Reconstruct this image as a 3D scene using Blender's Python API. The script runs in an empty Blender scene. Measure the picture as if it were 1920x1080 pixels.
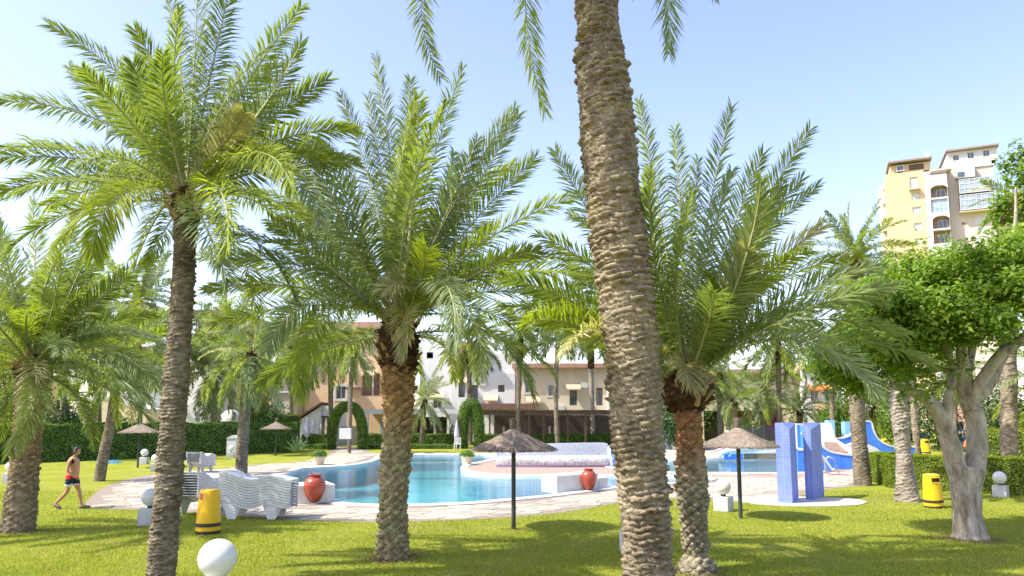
import bpy, math, random
import numpy as np
from mathutils import Vector, Matrix, Euler
from mathutils.geometry import tessellate_polygon
R = math.radians
SC = bpy.context.scene
COL = SC.collection
# ------------------------------------------------------------------ camera, world, sun, exposure
FPX, CY, HC = 1350.0, 623.4, 2.6
PITCH = math.atan2(782 - CY, FPX)
cam_d = bpy.data.cameras.new('camera')
cam = bpy.data.objects.new('camera', cam_d); COL.objects.link(cam)
cam.location = (0, 0, HC); cam.rotation_euler = (math.pi / 2 + PITCH, 0, 0)
cam_d.sensor_width = 36; cam_d.lens = 36 * FPX / 1920
cam_d.shift_y = (CY - 540) / 1920
cam_d.clip_start = .1; cam_d.clip_end = 3000
SC.camera = cam
SUN_DIR = Vector((-1, -0.32, 1.34)).normalized()      # towards the sun
world = bpy.data.worlds.new('World'); SC.world = world; world.use_nodes = True
nt = world.node_tree; bg = nt.nodes['Background']
sky = nt.nodes.new('ShaderNodeTexSky'); sky.sky_type = 'NISHITA'; sky.sun_disc = False
sky.sun_elevation = math.asin(SUN_DIR.z)
sky.sun_rotation = math.atan2(SUN_DIR.x, SUN_DIR.y) % (2 * math.pi)
sky.air_density = 1.0; sky.dust_density = 1.2; sky.ozone_density = 2.2
tint = nt.nodes.new('ShaderNodeMix'); tint.data_type = 'RGBA'; tint.blend_type = 'MULTIPLY'; tint.inputs[0].default_value = 1
tint.inputs[7].default_value = (1.06, .89, .92, 1)      # white balance of the photograph, the same over the whole sky
nt.links.new(sky.outputs[0], tint.inputs[6]); nt.links.new(tint.outputs[2], bg.inputs[0]); bg.inputs[1].default_value = 0.15
sd = bpy.data.lights.new('sun', 'SUN'); sd.energy = 3.0; sd.angle = R(0.5); sd.color = (1, .95, .86)
sun = bpy.data.objects.new('sun', sd); COL.objects.link(sun)
sun.rotation_euler = SUN_DIR.to_track_quat('Z', 'Y').to_euler(); sun.location = (-20, -5, 30)
vs = SC.view_settings
vs.view_transform = 'Standard'; vs.look = 'None'; vs.gamma = 1; vs.use_curve_mapping = False; vs.exposure = 1.52
SC.cycles.max_bounces = 7; SC.cycles.transparent_max_bounces = 12

# ------------------------------------------------------------------ pixel geometry of the photograph -> world
def ray(px, py):
    a, b = (px - 960) / FPX, (CY - py) / FPX
    cp, sp = math.cos(PITCH), math.sin(PITCH)
    return Vector((a, cp - b * sp, sp + b * cp))
def G(px, py, z=0.0):
    d = ray(px, py); t = (z - HC) / d.z
    return Vector((d.x * t, d.y * t, z))
def P(px, py, Y):
    d = ray(px, py); t = Y / d.y
    return Vector((d.x * t, Y, HC + d.z * t))
def dist_of(py):
    return G(960, py).y
# ------------------------------------------------------------------ materials
MAT = {}
def nodes(name):
    m = bpy.data.materials.new(name); m.use_nodes = True
    MAT[name] = m
    n = m.node_tree; return m, n, n.nodes['Principled BSDF']
def ramp(n, fac, stops):
    r = n.nodes.new('ShaderNodeValToRGB')
    el = r.color_ramp.elements
    while len(el) < len(stops): el.new(.5)
    for e, (p, c) in zip(el, stops): e.position = p; e.color = (*c, 1)
    n.links.new(fac, r.inputs[0]); return r.outputs[0]
def noise(n, scale, detail=4, rough=.6, vec=None, dist=0):
    t = n.nodes.new('ShaderNodeTexNoise'); t.inputs['Scale'].default_value = scale
    t.inputs['Detail'].default_value = detail; t.inputs['Roughness'].default_value = rough
    t.inputs['Distortion'].default_value = dist
    if vec: n.links.new(vec, t.inputs['Vector'])
    return t.outputs[0]
def coord(n, kind='Object', scale=None):
    c = n.nodes.new('ShaderNodeTexCoord').outputs[kind]
    if scale:
        mp = n.nodes.new('ShaderNodeMapping'); mp.inputs['Scale'].default_value = scale
        n.links.new(c, mp.inputs[0]); return mp.outputs[0]
    return c
def mixc(n, fac, a, b, mode='MIX'):
    x = n.nodes.new('ShaderNodeMix'); x.data_type = 'RGBA'; x.blend_type = mode
    for s, v in ((x.inputs[0], fac), (x.inputs[6], a), (x.inputs[7], b)):
        if isinstance(v, (int, float)): s.default_value = v
        elif isinstance(v, tuple): s.default_value = (*v, 1)
        else: n.links.new(v, s)
    return x.outputs[2]
def bump(n, b, h, strength=.3, dist=.02):
    x = n.nodes.new('ShaderNodeBump'); x.inputs['Strength'].default_value = strength; x.inputs['Distance'].default_value = dist
    n.links.new(h, x.inputs['Height']); n.links.new(x.outputs[0], b.inputs['Normal'])
def surf(name, c1, c2=None, scale=3, rough=.7, bstr=.2, bscale=40, kind='Object', mscale=None, spec=.4, metal=0, lo=.35, hi=.65, objvar=0):
    m, n, b = nodes(name)
    c2 = c2 or tuple(x * .8 for x in c1)
    co = coord(n, kind, mscale)
    col = ramp(n, noise(n, scale, 6, .65, co), [(lo, c1), (hi, c2)])
    if name.startswith('bark'):      # broad stains and lichen on the trunks
        col = mixc(n, 1.0, col, ramp(n, noise(n, 1.3, 5, .7, coord(n)), [(.32, (.55, .52, .48)), (.5, (1, 1, 1)), (.68, (1.3, 1.28, 1.15))]), 'MULTIPLY')
    if objvar:
        oi = n.nodes.new('ShaderNodeObjectInfo')
        col = mixc(n, 1.0, col, ramp(n, oi.outputs['Random'], [(0, (1 - objvar,) * 3), (1, (1 + objvar * .6,) * 3)]), 'MULTIPLY')
    n.links.new(col, b.inputs['Base Color'])
    b.inputs['Roughness'].default_value = rough; b.inputs['Specular IOR Level'].default_value = spec; b.inputs['Metallic'].default_value = metal
    if bstr: bump(n, b, noise(n, bscale, 3, .6, co), bstr, .01)
    return m
def leaf(name, stops, trans=.35, rough=.45, tcol=None, noise_scale=1.2, island=True, spec=.5):
    """foliage: colour varies with the leaf (island), the object and a slow noise"""
    m, n, b = nodes(name)
    oi = n.nodes.new('ShaderNodeObjectInfo'); ge = n.nodes.new('ShaderNodeNewGeometry')
    ad = n.nodes.new('ShaderNodeMath'); ad.operation = 'MULTIPLY_ADD'
    n.links.new(ge.outputs['Random Per Island'] if island else noise(n, 30, 2), ad.inputs[0]); ad.inputs[1].default_value = .45
    a2 = n.nodes.new('ShaderNodeMath'); a2.operation = 'MULTIPLY_ADD'
    n.links.new(oi.outputs['Random'], a2.inputs[0]); a2.inputs[1].default_value = .25
    n.links.new(noise(n, noise_scale, 3, .6, coord(n)), a2.inputs[2])
    n.links.new(a2.outputs[0], ad.inputs[2])
    sc_ = n.nodes.new('ShaderNodeMath'); sc_.operation = 'MULTIPLY_ADD'; sc_.inputs[1].default_value = .9; sc_.inputs[2].default_value = -.25
    n.links.new(ad.outputs[0], sc_.inputs[0])
    col = ramp(n, sc_.outputs[0], stops)
    n.links.new(col, b.inputs['Base Color']); b.inputs['Roughness'].default_value = rough
    b.inputs['Specular IOR Level'].default_value = spec
    t = n.nodes.new('ShaderNodeBsdfTranslucent')
    n.links.new(mixc(n, 1.0, col, tcol or (1.5, 1.6, .5), 'MULTIPLY'), t.inputs[0])
    mx = n.nodes.new('ShaderNodeMixShader'); mx.inputs[0].default_value = trans
    n.links.new(b.outputs[0], mx.inputs[1]); n.links.new(t.outputs[0], mx.inputs[2])
    n.links.new(mx.outputs[0], n.nodes['Material Output'].inputs[0])
    return m
leaf('frond_green', [(0, (.085, .14, .035)), (.45, (.185, .235, .07)), (.8, (.27, .33, .115)), (1, (.37, .41, .19))], .40, .6, spec=.2)
leaf('frond_grey', [(0, (.11, .16, .07)), (.5, (.22, .275, .13)), (1, (.38, .43, .25))], .38, .6, spec=.25)
leaf('frond_yellow', [(0, (.13, .18, .02)), (.5, (.26, .32, .04)), (1, (.42, .41, .09))], .40, .6, spec=.2)
leaf('frond_pale', [(0, (.25, .25, .10)), (.5, (.40, .38, .20)), (1, (.50, .46, .30))], .3)
surf('rachis', (.30, .32, .12), (.42, .38, .18), 8, .5)
surf('rachis_dry', (.26, .16, .07), (.40, .28, .13), 8, .7)
surf('bark_grey', (.31, .265, .19), (.10, .08, .055), 7, .95, .6, 60, mscale=(1, 1, 2.2), lo=.3, hi=.62, spec=.1)
surf('bark_tan', (.37, .31, .22), (.12, .095, .06), 6, .95, .6, 60, mscale=(1, 1, 2), lo=.3, hi=.66, spec=.1)
surf('bark_pale', (.40, .36, .30), (.20, .165, .13), 5, .95, .5, 60, mscale=(1, 1, 2), lo=.3, hi=.7, spec=.1)
def boot_mat(name, lowc, highc, z0, z1, dark=(.07, .05, .03)):
    """bark with moss-yellow old leaf bases below turning to fresh orange-brown fibre near the crown"""
    m, n, b = nodes(name)
    co = coord(n); sp = n.nodes.new('ShaderNodeSeparateXYZ'); n.links.new(co, sp.inputs[0])
    mr = n.nodes.new('ShaderNodeMapRange'); mr.inputs[1].default_value = z0; mr.inputs[2].default_value = z1
    n.links.new(sp.outputs[2], mr.inputs[0])
    c = mixc(n, mr.outputs[0], lowc, highc)
    c = mixc(n, ramp(n, noise(n, 9, 5, .7, co), [(.36, (0, 0, 0)), (.58, (.68, .68, .68))]), c, dark)
    n.links.new(c, b.inputs['Base Color']); b.inputs['Roughness'].default_value = .95; b.inputs['Specular IOR Level'].default_value = .1
    bump(n, b, noise(n, 50, 3), .5, .01)
boot_mat('boots_yellow', (.42, .37, .20), (.46, .28, .12), 2.0, 2.9)
boot_mat('boots_orange', (.40, .36, .24), (.42, .22, .10), 1.4, 2.2)
boot_mat('boots_brown', (.36, .29, .19), (.42, .27, .14), 1.0, 2.4)
surf('crown_fibre', (.10, .055, .03), (.035, .022, .014), 7, .95, .6, 40, spec=.05)
surf('ficus_bark', (.50, .44, .35), (.19, .155, .11), 3.6, .85, .9, 16, mscale=(1.8, 1.8, .5), spec=.1, lo=.36, hi=.66)
leaf('ficus_leaf', [(0, (.04, .085, .010)), (.4, (.10, .185, .016)), (.75, (.22, .32, .035)), (1, (.40, .46, .09))], .40, .42, spec=.25)
leaf('hedge_leaf', [(0, (.06, .12, .012)), (.5, (.13, .24, .025)), (1, (.26, .38, .05))], .25, .5)
leaf('hedge_leaf_light', [(0, (.06, .11, .006)), (.5, (.16, .22, .010)), (1, (.32, .37, .03))], .35, .5)
leaf('topiary_leaf', [(0, (.05, .11, .008)), (.5, (.11, .20, .014)), (1, (.20, .31, .03))], .3, .5)
leaf('shrub_leaf', [(0, (.04, .10, .01)), (.5, (.11, .21, .02)), (1, (.25, .36, .06))], .35, .5)
leaf('tree_leaf', [(0, (.025, .06, .012)), (.5, (.06, .12, .022)), (1, (.13, .2, .04))], .25, .5)
leaf('agave_leaf', [(0, (.10, .17, .08)), (1, (.2, .3, .17))], .1, .5)
leaf('bougainvillea', [(0, (.4, .03, .16)), (1, (.6, .10, .32))], .3, .5, (1, .6, .9))
surf('litter', (.34, .26, .15), (.20, .14, .08), 20, .9, 0)
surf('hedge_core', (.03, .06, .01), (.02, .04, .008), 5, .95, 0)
leaf('grass_blade', [(0, (.16, .21, .02)), (.5, (.30, .335, .035)), (1, (.46, .47, .10))], .35, .55, (1.3, 1.4, .5), .35, spec=.25)
def lawn_mat():
    m, n, b = nodes('lawn')
    co = coord(n)
    a = ramp(n, noise(n, .45, 7, .7, co), [(.3, (.21, .26, .03)), (.55, (.30, .33, .04)), (.75, (.39, .385, .07))])
    c = mixc(n, 1.0, a, ramp(n, noise(n, 14, 6, .8, co), [(.3, (.62, .66, .6)), (.7, (1.25, 1.2, 1.1))]), 'MULTIPLY')
    c = mixc(n, ramp(n, noise(n, .55, 6, .75, co, 1), [(.52, (0, 0, 0)), (.70, (.75, .75, .75))]), c, (.34, .29, .12))
    n.links.new(c, b.inputs['Base Color']); b.inputs['Roughness'].default_value = .9; b.inputs['Specular IOR Level'].default_value = .1
    bump(n, b, noise(n, 45, 5, .8, co), .9, .05)
lawn_mat()
surf('mortar', (.27, .22, .17), (.20, .16, .12), 6, .9, .3, 60)
surf('paving', (.46, .415, .325), (.31, .27, .205), 1.6, .8, .4, 30, objvar=.30)
surf('paving_far', (.46, .415, .33), (.32, .28, .215), 1.6, .8, .3, 30)
surf('brown_deck', (.35, .27, .205), (.27, .20, .15), 3, .8, .2, 30)
surf('white_plaster', (.66, .65, .62), (.56, .55, .52), 2, .7, .15, 30)
surf('coping_white', (.60, .58, .54), (.48, .46, .42), 2.5, .6, .15, 40)
surf('lamp_white', (.68, .68, .65), (.62, .62, .60), 1.2, .22, 0)
surf('block_white', (.60, .60, .58), (.42, .42, .41), 3.5, .8, .3, 30)
surf('plastic_white', (.64, .66, .66), (.58, .60, .60), 5, .35, 0)
surf('bin_yellow', (.80, .50, .015), (.72, .42, .01), 3, .35, .05, 30)
surf('bin_band', (.045, .04, .035), None, 5, .5, 0)
surf('hole_dark', (.03, .02, .01), None, 5, .9, 0)  # near-black standing in for the shade inside openings
surf('bin_sticker', (.62, .16, .04), (.5, .1, .03), 30, .5, 0)
surf('terracotta', (.38, .068, .03), (.26, .042, .02), 3, .28, .1, 20, spec=.6)
surf('terracotta_neck', (.30, .045, .03), (.22, .03, .02), 3, .5, .1, 20)
surf('pole_dark', (.055, .062, .055), (.035, .04, .035), 5, .5, .1, 30)
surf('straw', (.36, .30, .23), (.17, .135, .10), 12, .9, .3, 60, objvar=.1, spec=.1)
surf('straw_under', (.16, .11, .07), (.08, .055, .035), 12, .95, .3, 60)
def tiles_mat(name, c1, c2, mortar, w, h, vec='Object', rot=None, rough=.35, grout=.006):
    m, n, b = nodes(name)
    co = n.nodes.new('ShaderNodeTexCoord').outputs[vec]
    # drive the brick texture by (x+y, z) so that upright faces of both directions are tiled
    sp = n.nodes.new('ShaderNodeSeparateXYZ'); n.links.new(co, sp.inputs[0])
    ad = n.nodes.new('ShaderNodeMath'); ad.operation = 'ADD'; n.links.new(sp.outputs[0], ad.inputs[0]); n.links.new(sp.outputs[1], ad.inputs[1])
    cb = n.nodes.new('ShaderNodeCombineXYZ')
    if rot == 'flat': n.links.new(co, cb.inputs[0]); cb = None
    else:
        n.links.new(ad.outputs[0], cb.inputs[0]); n.links.new(sp.outputs[2], cb.inputs[1])
    t = n.nodes.new('ShaderNodeTexBrick'); t.offset = 0
    n.links.new(cb.outputs[0] if cb else co, t.inputs['Vector'])
    t.inputs['Scale'].default_value = 1; t.inputs['Brick Width'].default_value = w; t.inputs['Row Height'].default_value = h
    t.inputs['Mortar Size'].default_value = grout
    t.inputs['Color1'].default_value = (*c1, 1); t.inputs['Color2'].default_value = (*c2, 1); t.inputs['Mortar'].default_value = (*mortar, 1)
    c = mixc(n, 1.0, t.outputs[0], ramp(n, noise(n, 2.5, 4), [(.3, (.86,) * 3), (.7, (1.1,) * 3)]), 'MULTIPLY')
    n.links.new(c, b.inputs['Base Color']); b.inputs['Roughness'].default_value = rough
tiles_mat('shower_tile', (.17, .24, .62), (.20, .27, .66), (.24, .31, .67), .09, .09, grout=.006, rough=.6)
tiles_mat('pool_tile', (.05, .28, .46), (.10, .38, .54), (.35, .55, .65), .15, .15, grout=.008)
tiles_mat('pool_floor', (.10, .42, .52), (.15, .50, .58), (.32, .56, .63), .3, .3, rot='flat')
def mosaic():
    m, n, b = nodes('mosaic_white'); co = coord(n)
    v = n.nodes.new('ShaderNodeTexVoronoi'); v.inputs['Scale'].default_value = 16; n.links.new(co, v.inputs['Vector'])
    sp = n.nodes.new('ShaderNodeSeparateColor'); n.links.new(v.outputs['Color'], sp.inputs[0])
    c = ramp(n, sp.outputs[0], [(0, (.20, .24, .32)), (.3, (.44, .44, .46)), (.65, (.62, .61, .59)), (1, (.50, .44, .40))])
    n.links.new(c, b.inputs['Base Color']); b.inputs['Roughness'].default_value = .35
mosaic()
surf('mosaic_shaded', (.40, .42, .44), (.17, .20, .24), 22, .4, 0)  # white mosaic greyed: weaker light on the backrest put into its colour
surf('mosaic_band', (.20, .13, .30), (.34, .18, .26), 18, .5, 0)
surf('blue_paint', (.045, .17, .66), (.07, .24, .72), 2, .5, .1, 20)
surf('light_blue_paint', (.20, .42, .72), (.26, .5, .76), 2, .5, .1, 20)
surf('wet_blue', (.32, .50, .80), (.45, .62, .84), 3, .35, 0)
def water_mat():
    m = bpy.data.materials.new('water'); m.use_nodes = True; MAT['water'] = m; n = m.node_tree
    n.nodes.remove(n.nodes['Principled BSDF'])
    t = n.nodes.new('ShaderNodeBsdfTransparent'); t.inputs[0].default_value = (.66, .93, .96, 1)
    g = n.nodes.new('ShaderNodeBsdfGlossy'); g.inputs['Roughness'].default_value = .03; g.inputs[0].default_value = (.9, .96, 1, 1)
    fr = n.nodes.new('ShaderNodeFresnel'); fr.inputs[0].default_value = 1.33
    bp = n.nodes.new('ShaderNodeBump'); bp.inputs['Strength'].default_value = .12; bp.inputs['Distance'].default_value = .08
    co = coord(n, 'Object', (1, 1.6, 1)); n.links.new(noise(n, 3.2, 4, .6, co, .6), bp.inputs['Height'])
    n.links.new(bp.outputs[0], g.inputs['Normal']); n.links.new(bp.outputs[0], fr.inputs['Normal'])
    mx = n.nodes.new('ShaderNodeMixShader'); n.links.new(fr.outputs[0], mx.inputs[0])
    n.links.new(t.outputs[0], mx.inputs[1]); n.links.new(g.outputs[0], mx.inputs[2]); n.links.new(mx.outputs[0], n.nodes['Material Output'].inputs[0])
water_mat()
surf('skin', (.48, .25, .15), (.40, .20, .12), 4, .5, 0)
surf('hair', (.012, .010, .009), None, 5, .6, 0)
surf('cloth_red', (.60, .03, .015), None, 5, .8, 0)
surf('cloth_navy', (.010, .018, .045), None, 5, .8, 0)
surf('cloth_white', (.72, .72, .75), None, 5, .8, 0)
surf('cloth_pink', (.62, .16, .13), None, 5, .8, 0)
surf('sandal', (.12, .11, .12), None, 5, .7, 0)
surf('glass_dark', (.05, .065, .08), (.10, .12, .15), 1.5, .08, 0, spec=.8)
surf('glass_blue', (.20, .28, .36), (.38, .46, .52), 1.0, .1, 0, spec=.8)
surf('frame_white', (.62, .61, .57), None, 5, .6, 0)
surf('frame_dark', (.08, .06, .045), None, 5, .6, 0)
surf('wall_white', (.74, .73, .70), (.64, .63, .61), .8, .85, .1, 10)
surf('wall_tan', (.70, .49, .30), (.62, .43, .26), .8, .85, .1, 10)
surf('wall_beige', (.70, .58, .42), (.60, .50, .37), .8, .85, .1, 10)
surf('wall_cream', (.60, .51, .43), (.55, .47, .40), .5, .85, .1, 10)
surf('wall_yellow', (.62, .46, .28), (.57, .42, .26), .5, .85, .1, 10)
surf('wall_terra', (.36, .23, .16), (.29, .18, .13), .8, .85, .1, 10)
surf('roof_brown', (.22, .13, .09), (.14, .085, .06), 3, .85, .3, 20)
surf('roof_tower', (.32, .25, .21), (.24, .18, .15), 3, .85, .2, 20)
surf('roof_pink', (.50, .30, .23), (.38, .2, .15), 3, .85, .3, 20)
surf('wood_dark', (.12, .075, .045), (.07, .045, .03), 4, .8, .2, 20)
surf('shade_dark', (.13, .095, .07), None, 4, .9, 0)  # interior shade put into the colour of back walls and openings
surf('awning', (.66, .64, .60), (.56, .54, .50), 2, .9, 0)
surf('parasol_grey', (.40, .46, .55), (.34, .40, .48), 2, .8, 0)
surf('parasol_lilac', (.52, .50, .68), (.44, .42, .60), 2, .8, 0)
surf('parasol_orange', (.62, .19, .05), None, 2, .8, 0)
surf('blue_cloth', (.03, .16, .60), (.05, .22, .7), 5, .5, 0)
surf('metal_dark', (.05, .06, .08), None, 4, .5, 0)
surf('metal_steel', (.6, .6, .6), None, 4, .25, 0, metal=1)
surf('red_mat', (.35, .08, .06), None, 4, .8, 0)
surf('brown_rock', (.30, .20, .15), (.18, .12, .09), 6, .9, .4, 12)

# ------------------------------------------------------------------ object helpers
def tag(o, label=None, cat=None, group=None, kind=None):
    if label: o['label'] = label
    if cat: o['category'] = cat
    if group: o['group'] = group
    if kind: o['kind'] = kind
    return o
def empty(name, loc, label=None, cat=None, group=None, rz=0):
    o = bpy.data.objects.new(name, None); COL.objects.link(o); o.location = loc; o.rotation_euler = (0, 0, rz)
    o.empty_display_size = .2
    return tag(o, label, cat, group)
def link(name, me, parent=None, loc=None):
    o = bpy.data.objects.new(name, me); COL.objects.link(o)
    if parent: o.parent = parent
    if loc is not None: o.location = loc
    return o
KIDS = {}
def copy_tree(o, loc=None, rz=None, label=None, parent=None):
    c = o.copy(); COL.objects.link(c); c.parent = parent
    for ch in o.children: copy_tree(ch, parent=c)
    if loc is not None: c.location = loc
    if rz is not None: c.rotation_euler = (0, 0, rz)
    if label: c['label'] = label
    return c
def mesh_np(name, v, f, mats, midx=None, smooth=False):
    """v (n,3); f list of faces, or arrays of quads / tris"""
    me = bpy.data.meshes.new(name)
    me.from_pydata([tuple(x) for x in np.asarray(v, float).tolist()], [], f if isinstance(f, list) else f.tolist())
    for m in (mats if isinstance(mats, (list, tuple)) else [mats]): me.materials.append(MAT[m] if isinstance(m, str) else m)
    if midx is not None: me.polygons.foreach_set('material_index', np.asarray(midx, np.int32))
    if smooth: me.polygons.foreach_set('use_smooth', np.ones(len(me.polygons), bool))
    me.update(); return me
def mesh_fast(name, v, quads, tris, mats, smooth=False):
    me = bpy.data.meshes.new(name)
    v = np.asarray(v, np.float32); nq = 0 if quads is None else len(quads); ntr = 0 if tris is None else len(tris)
    me.vertices.add(len(v)); me.vertices.foreach_set('co', v.ravel())
    loops = np.concatenate([np.asarray(a, np.int32).ravel() for a in (quads, tris) if a is not None and len(a)])
    me.loops.add(len(loops)); me.loops.foreach_set('vertex_index', loops)
    me.polygons.add(nq + ntr)
    st = np.concatenate([np.arange(nq) * 4, nq * 4 + np.arange(ntr) * 3]).astype(np.int32)
    me.polygons.foreach_set('loop_start', st)
    me.polygons.foreach_set('loop_total', np.concatenate([np.full(nq, 4), np.full(ntr, 3)]).astype(np.int32))
    for m in mats: me.materials.append(MAT[m])
    if smooth: me.polygons.foreach_set('use_smooth', np.ones(nq + ntr, bool))
    me.update(calc_edges=True); me.validate(); return me
class MB:
    def __init__(s): s.v, s.f = [], []
    def add(s, vs, fs):
        o = len(s.v); s.v += [tuple(x) for x in vs]; s.f += [tuple(i + o for i in f) for f in fs]; return s
    def box(s, x0, y0, z0, x1, y1, z1):
        return s.add([(x0, y0, z0), (x1, y0, z0), (x1, y1, z0), (x0, y1, z0), (x0, y0, z1), (x1, y0, z1), (x1, y1, z1), (x0, y1, z1)],
                     [(3, 2, 1, 0), (4, 5, 6, 7), (0, 1, 5, 4), (1, 2, 6, 5), (2, 3, 7, 6), (3, 0, 4, 7)])
    def cbox(s, c, d, rz=0):
        ca, sa = math.cos(rz), math.sin(rz)
        vs = []
        for dz in (-.5, .5):
            for dx, dy in ((-.5, -.5), (.5, -.5), (.5, .5), (-.5, .5)):
                x, y = dx * d[0], dy * d[1]
                vs.append((c[0] + x * ca - y * sa, c[1] + x * sa + y * ca, c[2] + dz * d[2]))
        return s.add(vs, [(3, 2, 1, 0), (4, 5, 6, 7), (0, 1, 5, 4), (1, 2, 6, 5), (2, 3, 7, 6), (3, 0, 4, 7)])
    def lathe(s, prof, n=24, c=(0, 0, 0), cap=True):
        vs, fs = [], []
        for r, z in prof:
            for i in range(n):
                a = 2 * math.pi * i / n; vs.append((c[0] + r * math.cos(a), c[1] + r * math.sin(a), c[2] + z))
        for j in range(len(prof) - 1):
            for i in range(n):
                k = (i + 1) % n; fs.append((j * n + i, j * n + k, (j + 1) * n + k, (j + 1) * n + i))
        if cap:
            fs.append(tuple(range(n - 1, -1, -1))); fs.append(tuple((len(prof) - 1) * n + i for i in range(n)))
        return s.add(vs, fs)
    def tube(s, pts, rad, n=8, cap=True):
        pts = [Vector(p) for p in pts]; rad = rad if isinstance(rad, (list, tuple)) else [rad] * len(pts)
        vs, fs = [], []; up = Vector((0, 0, 1))
        for i, p in enumerate(pts):
            d = (pts[min(i + 1, len(pts) - 1)] - pts[max(i - 1, 0)]).normalized()
            ref = up if abs(d.z) < .95 else Vector((0, 1, 0))
            a = d.cross(ref).normalized(); b = a.cross(d)
            for k in range(n):
                t = 2 * math.pi * k / n; vs.append(p + (a * math.cos(t) + b * math.sin(t)) * rad[i])
        for j in range(len(pts) - 1):
            for i in range(n):
                k = (i + 1) % n; fs.append((j * n + i, (j + 1) * n + i, (j + 1) * n + k, j * n + k))
        if cap: fs.append(tuple(range(n))); fs.append(tuple((len(pts) - 1) * n + i for i in range(n - 1, -1, -1)))
        return s.add(vs, fs)
    def prism(s, poly, y0, y1):       # polygon in x,z extruded along y
        n = len(poly)
        vs = [(x, y0, z) for x, z in poly] + [(x, y1, z) for x, z in poly]
        return s.add(vs, [tuple(range(n)), tuple(range(2 * n - 1, n - 1, -1))] + [(i, i + n, (i + 1) % n + n, (i + 1) % n) for i in range(n)])
    def build(s, name, mat, parent=None, smooth=False, world=True, bevel=0, midx=None):
        off = parent.location if (parent is not None and world) else Vector((0, 0, 0))
        me = bpy.data.meshes.new(name)
        me.from_pydata([(x - off.x, y - off.y, z - off.z) for x, y, z in s.v], [], s.f)
        for m in (mat if isinstance(mat, (list, tuple)) else [mat]): me.materials.append(MAT[m])
        if midx: me.polygons.foreach_set('material_index', midx)
        if smooth: me.polygons.foreach_set('use_smooth', [True] * len(me.polygons))
        me.update()
        o = link(name, me, parent)
        if bevel:
            b = o.modifiers.new('bevel', 'BEVEL'); b.width = bevel; b.segments = 2; b.limit_method = 'ANGLE'
        return o
def smooth_by_angle(o, ang=40):
    me = o.data
    me.polygons.foreach_set('use_smooth', [True] * len(me.polygons))
    try: me.set_sharp_from_angle(angle=R(ang))
    except Exception: pass
    return o
def catmull(pts, n=8, closed=True):
    pts = [Vector(p) for p in pts]; out = []; m = len(pts)
    rng = range(m) if closed else range(m - 1)
    for i in rng:
        if closed: a, b, c, d = pts[i - 1], pts[i], pts[(i + 1) % m], pts[(i + 2) % m]
        else: a, b, c, d = pts[max(i - 1, 0)], pts[i], pts[i + 1], pts[min(i + 2, m - 1)]
        for k in range(n):
            t = k / n
            out.append(.5 * ((2 * b) + (c - a) * t + (2 * a - 5 * b + 4 * c - d) * t * t + (3 * b - a - 3 * c + d) * t ** 3))
    if not closed: out.append(pts[-1])
    return out
def inside(poly, x, y):
    x = np.asarray(x); y = np.asarray(y); r = np.zeros(x.shape, bool); n = len(poly)
    for i in range(n):
        x0, y0 = poly[i][0], poly[i][1]; x1, y1 = poly[(i + 1) % n][0], poly[(i + 1) % n][1]
        if y0 == y1: continue
        c = ((y0 > y) != (y1 > y)) & (x < (x1 - x0) * (y - y0) / (y1 - y0) + x0)
        r ^= c
    return r
def offset_poly(poly, d):
    """offset a closed 2-D outline outwards by d"""
    n = len(poly); area = sum(poly[i].x * poly[(i + 1) % n].y - poly[(i + 1) % n].x * poly[i].y for i in range(n))
    sg = 1 if area > 0 else -1; out = []
    for i in range(n):
        t = (poly[(i + 1) % n] - poly[i - 1]); t = Vector((t.x, t.y, 0)).normalized()
        out.append(poly[i] + Vector((t.y, -t.x, 0)) * d * sg)
    return out
# ================================================================== GROUND, DECK, POOLS
def gp(lst, z=0): return [G(x, y, z) for x, y in lst]
deck_px = [(163, 950), (172, 930), (205, 910), (262, 893), (330, 884), (420, 878), (480, 871), (560, 866), (604, 856), (618, 848), (622, 838),
           (684, 838), (690, 846), (712, 850), (780, 849.0), (930, 848.4), (1060, 842), (1150, 838), (1200, 831), (1330, 829), (1420, 838), (1560, 846),
           (1640, 868), (1628, 905), (1600, 912), (1560, 917), (1500, 930), (1440, 938), (1380, 941), (1330, 936), (1270, 934), (1170, 942), (1060, 960), (960, 970),
           (830, 976), (700, 979), (560, 976), (420, 966), (290, 957), (215, 955)]
deck = [Vector((p.x, p.y, 0)) for p in catmull(gp(deck_px), 5)]
pool1_px = [(352, 907), (400, 899), (450, 896), (500, 893), (545, 888), (562, 880), (600, 877), (650, 874), (690, 868), (708, 862), (722, 855), (780, 853.2),
            (860, 852.6), (926, 852.8), (934, 858), (905, 866), (870, 873), (868, 882), (890, 888), (950, 892), (1040, 893), (1165, 893), (1270, 894), (1318, 896),
            (1322, 901), (1270, 906), (1165, 913), (1100, 921), (1040, 929), (960, 937), (880, 944), (780, 948), (700, 948), (640, 944), (590, 934), (548, 918), (500, 913), (420, 914), (362, 914)]
pool1 = catmull(gp(pool1_px), 5)
pool2_px = [(1122, 868), (1170, 880), (1240, 886), (1330, 887), (1450, 887.5), (1546, 884), (1548, 868), (1500, 856), (1400, 857), (1320, 859), (1240, 857.5), (1180, 851), (1150, 843), (1118, 846)]
pool2 = catmull(gp(pool2_px), 5)
pool3 = catmull(gp([(1208, 842), (1330, 846), (1338, 836), (1215, 833.5)]), 5)
POOLS = [pool1, pool2, pool3]
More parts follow.
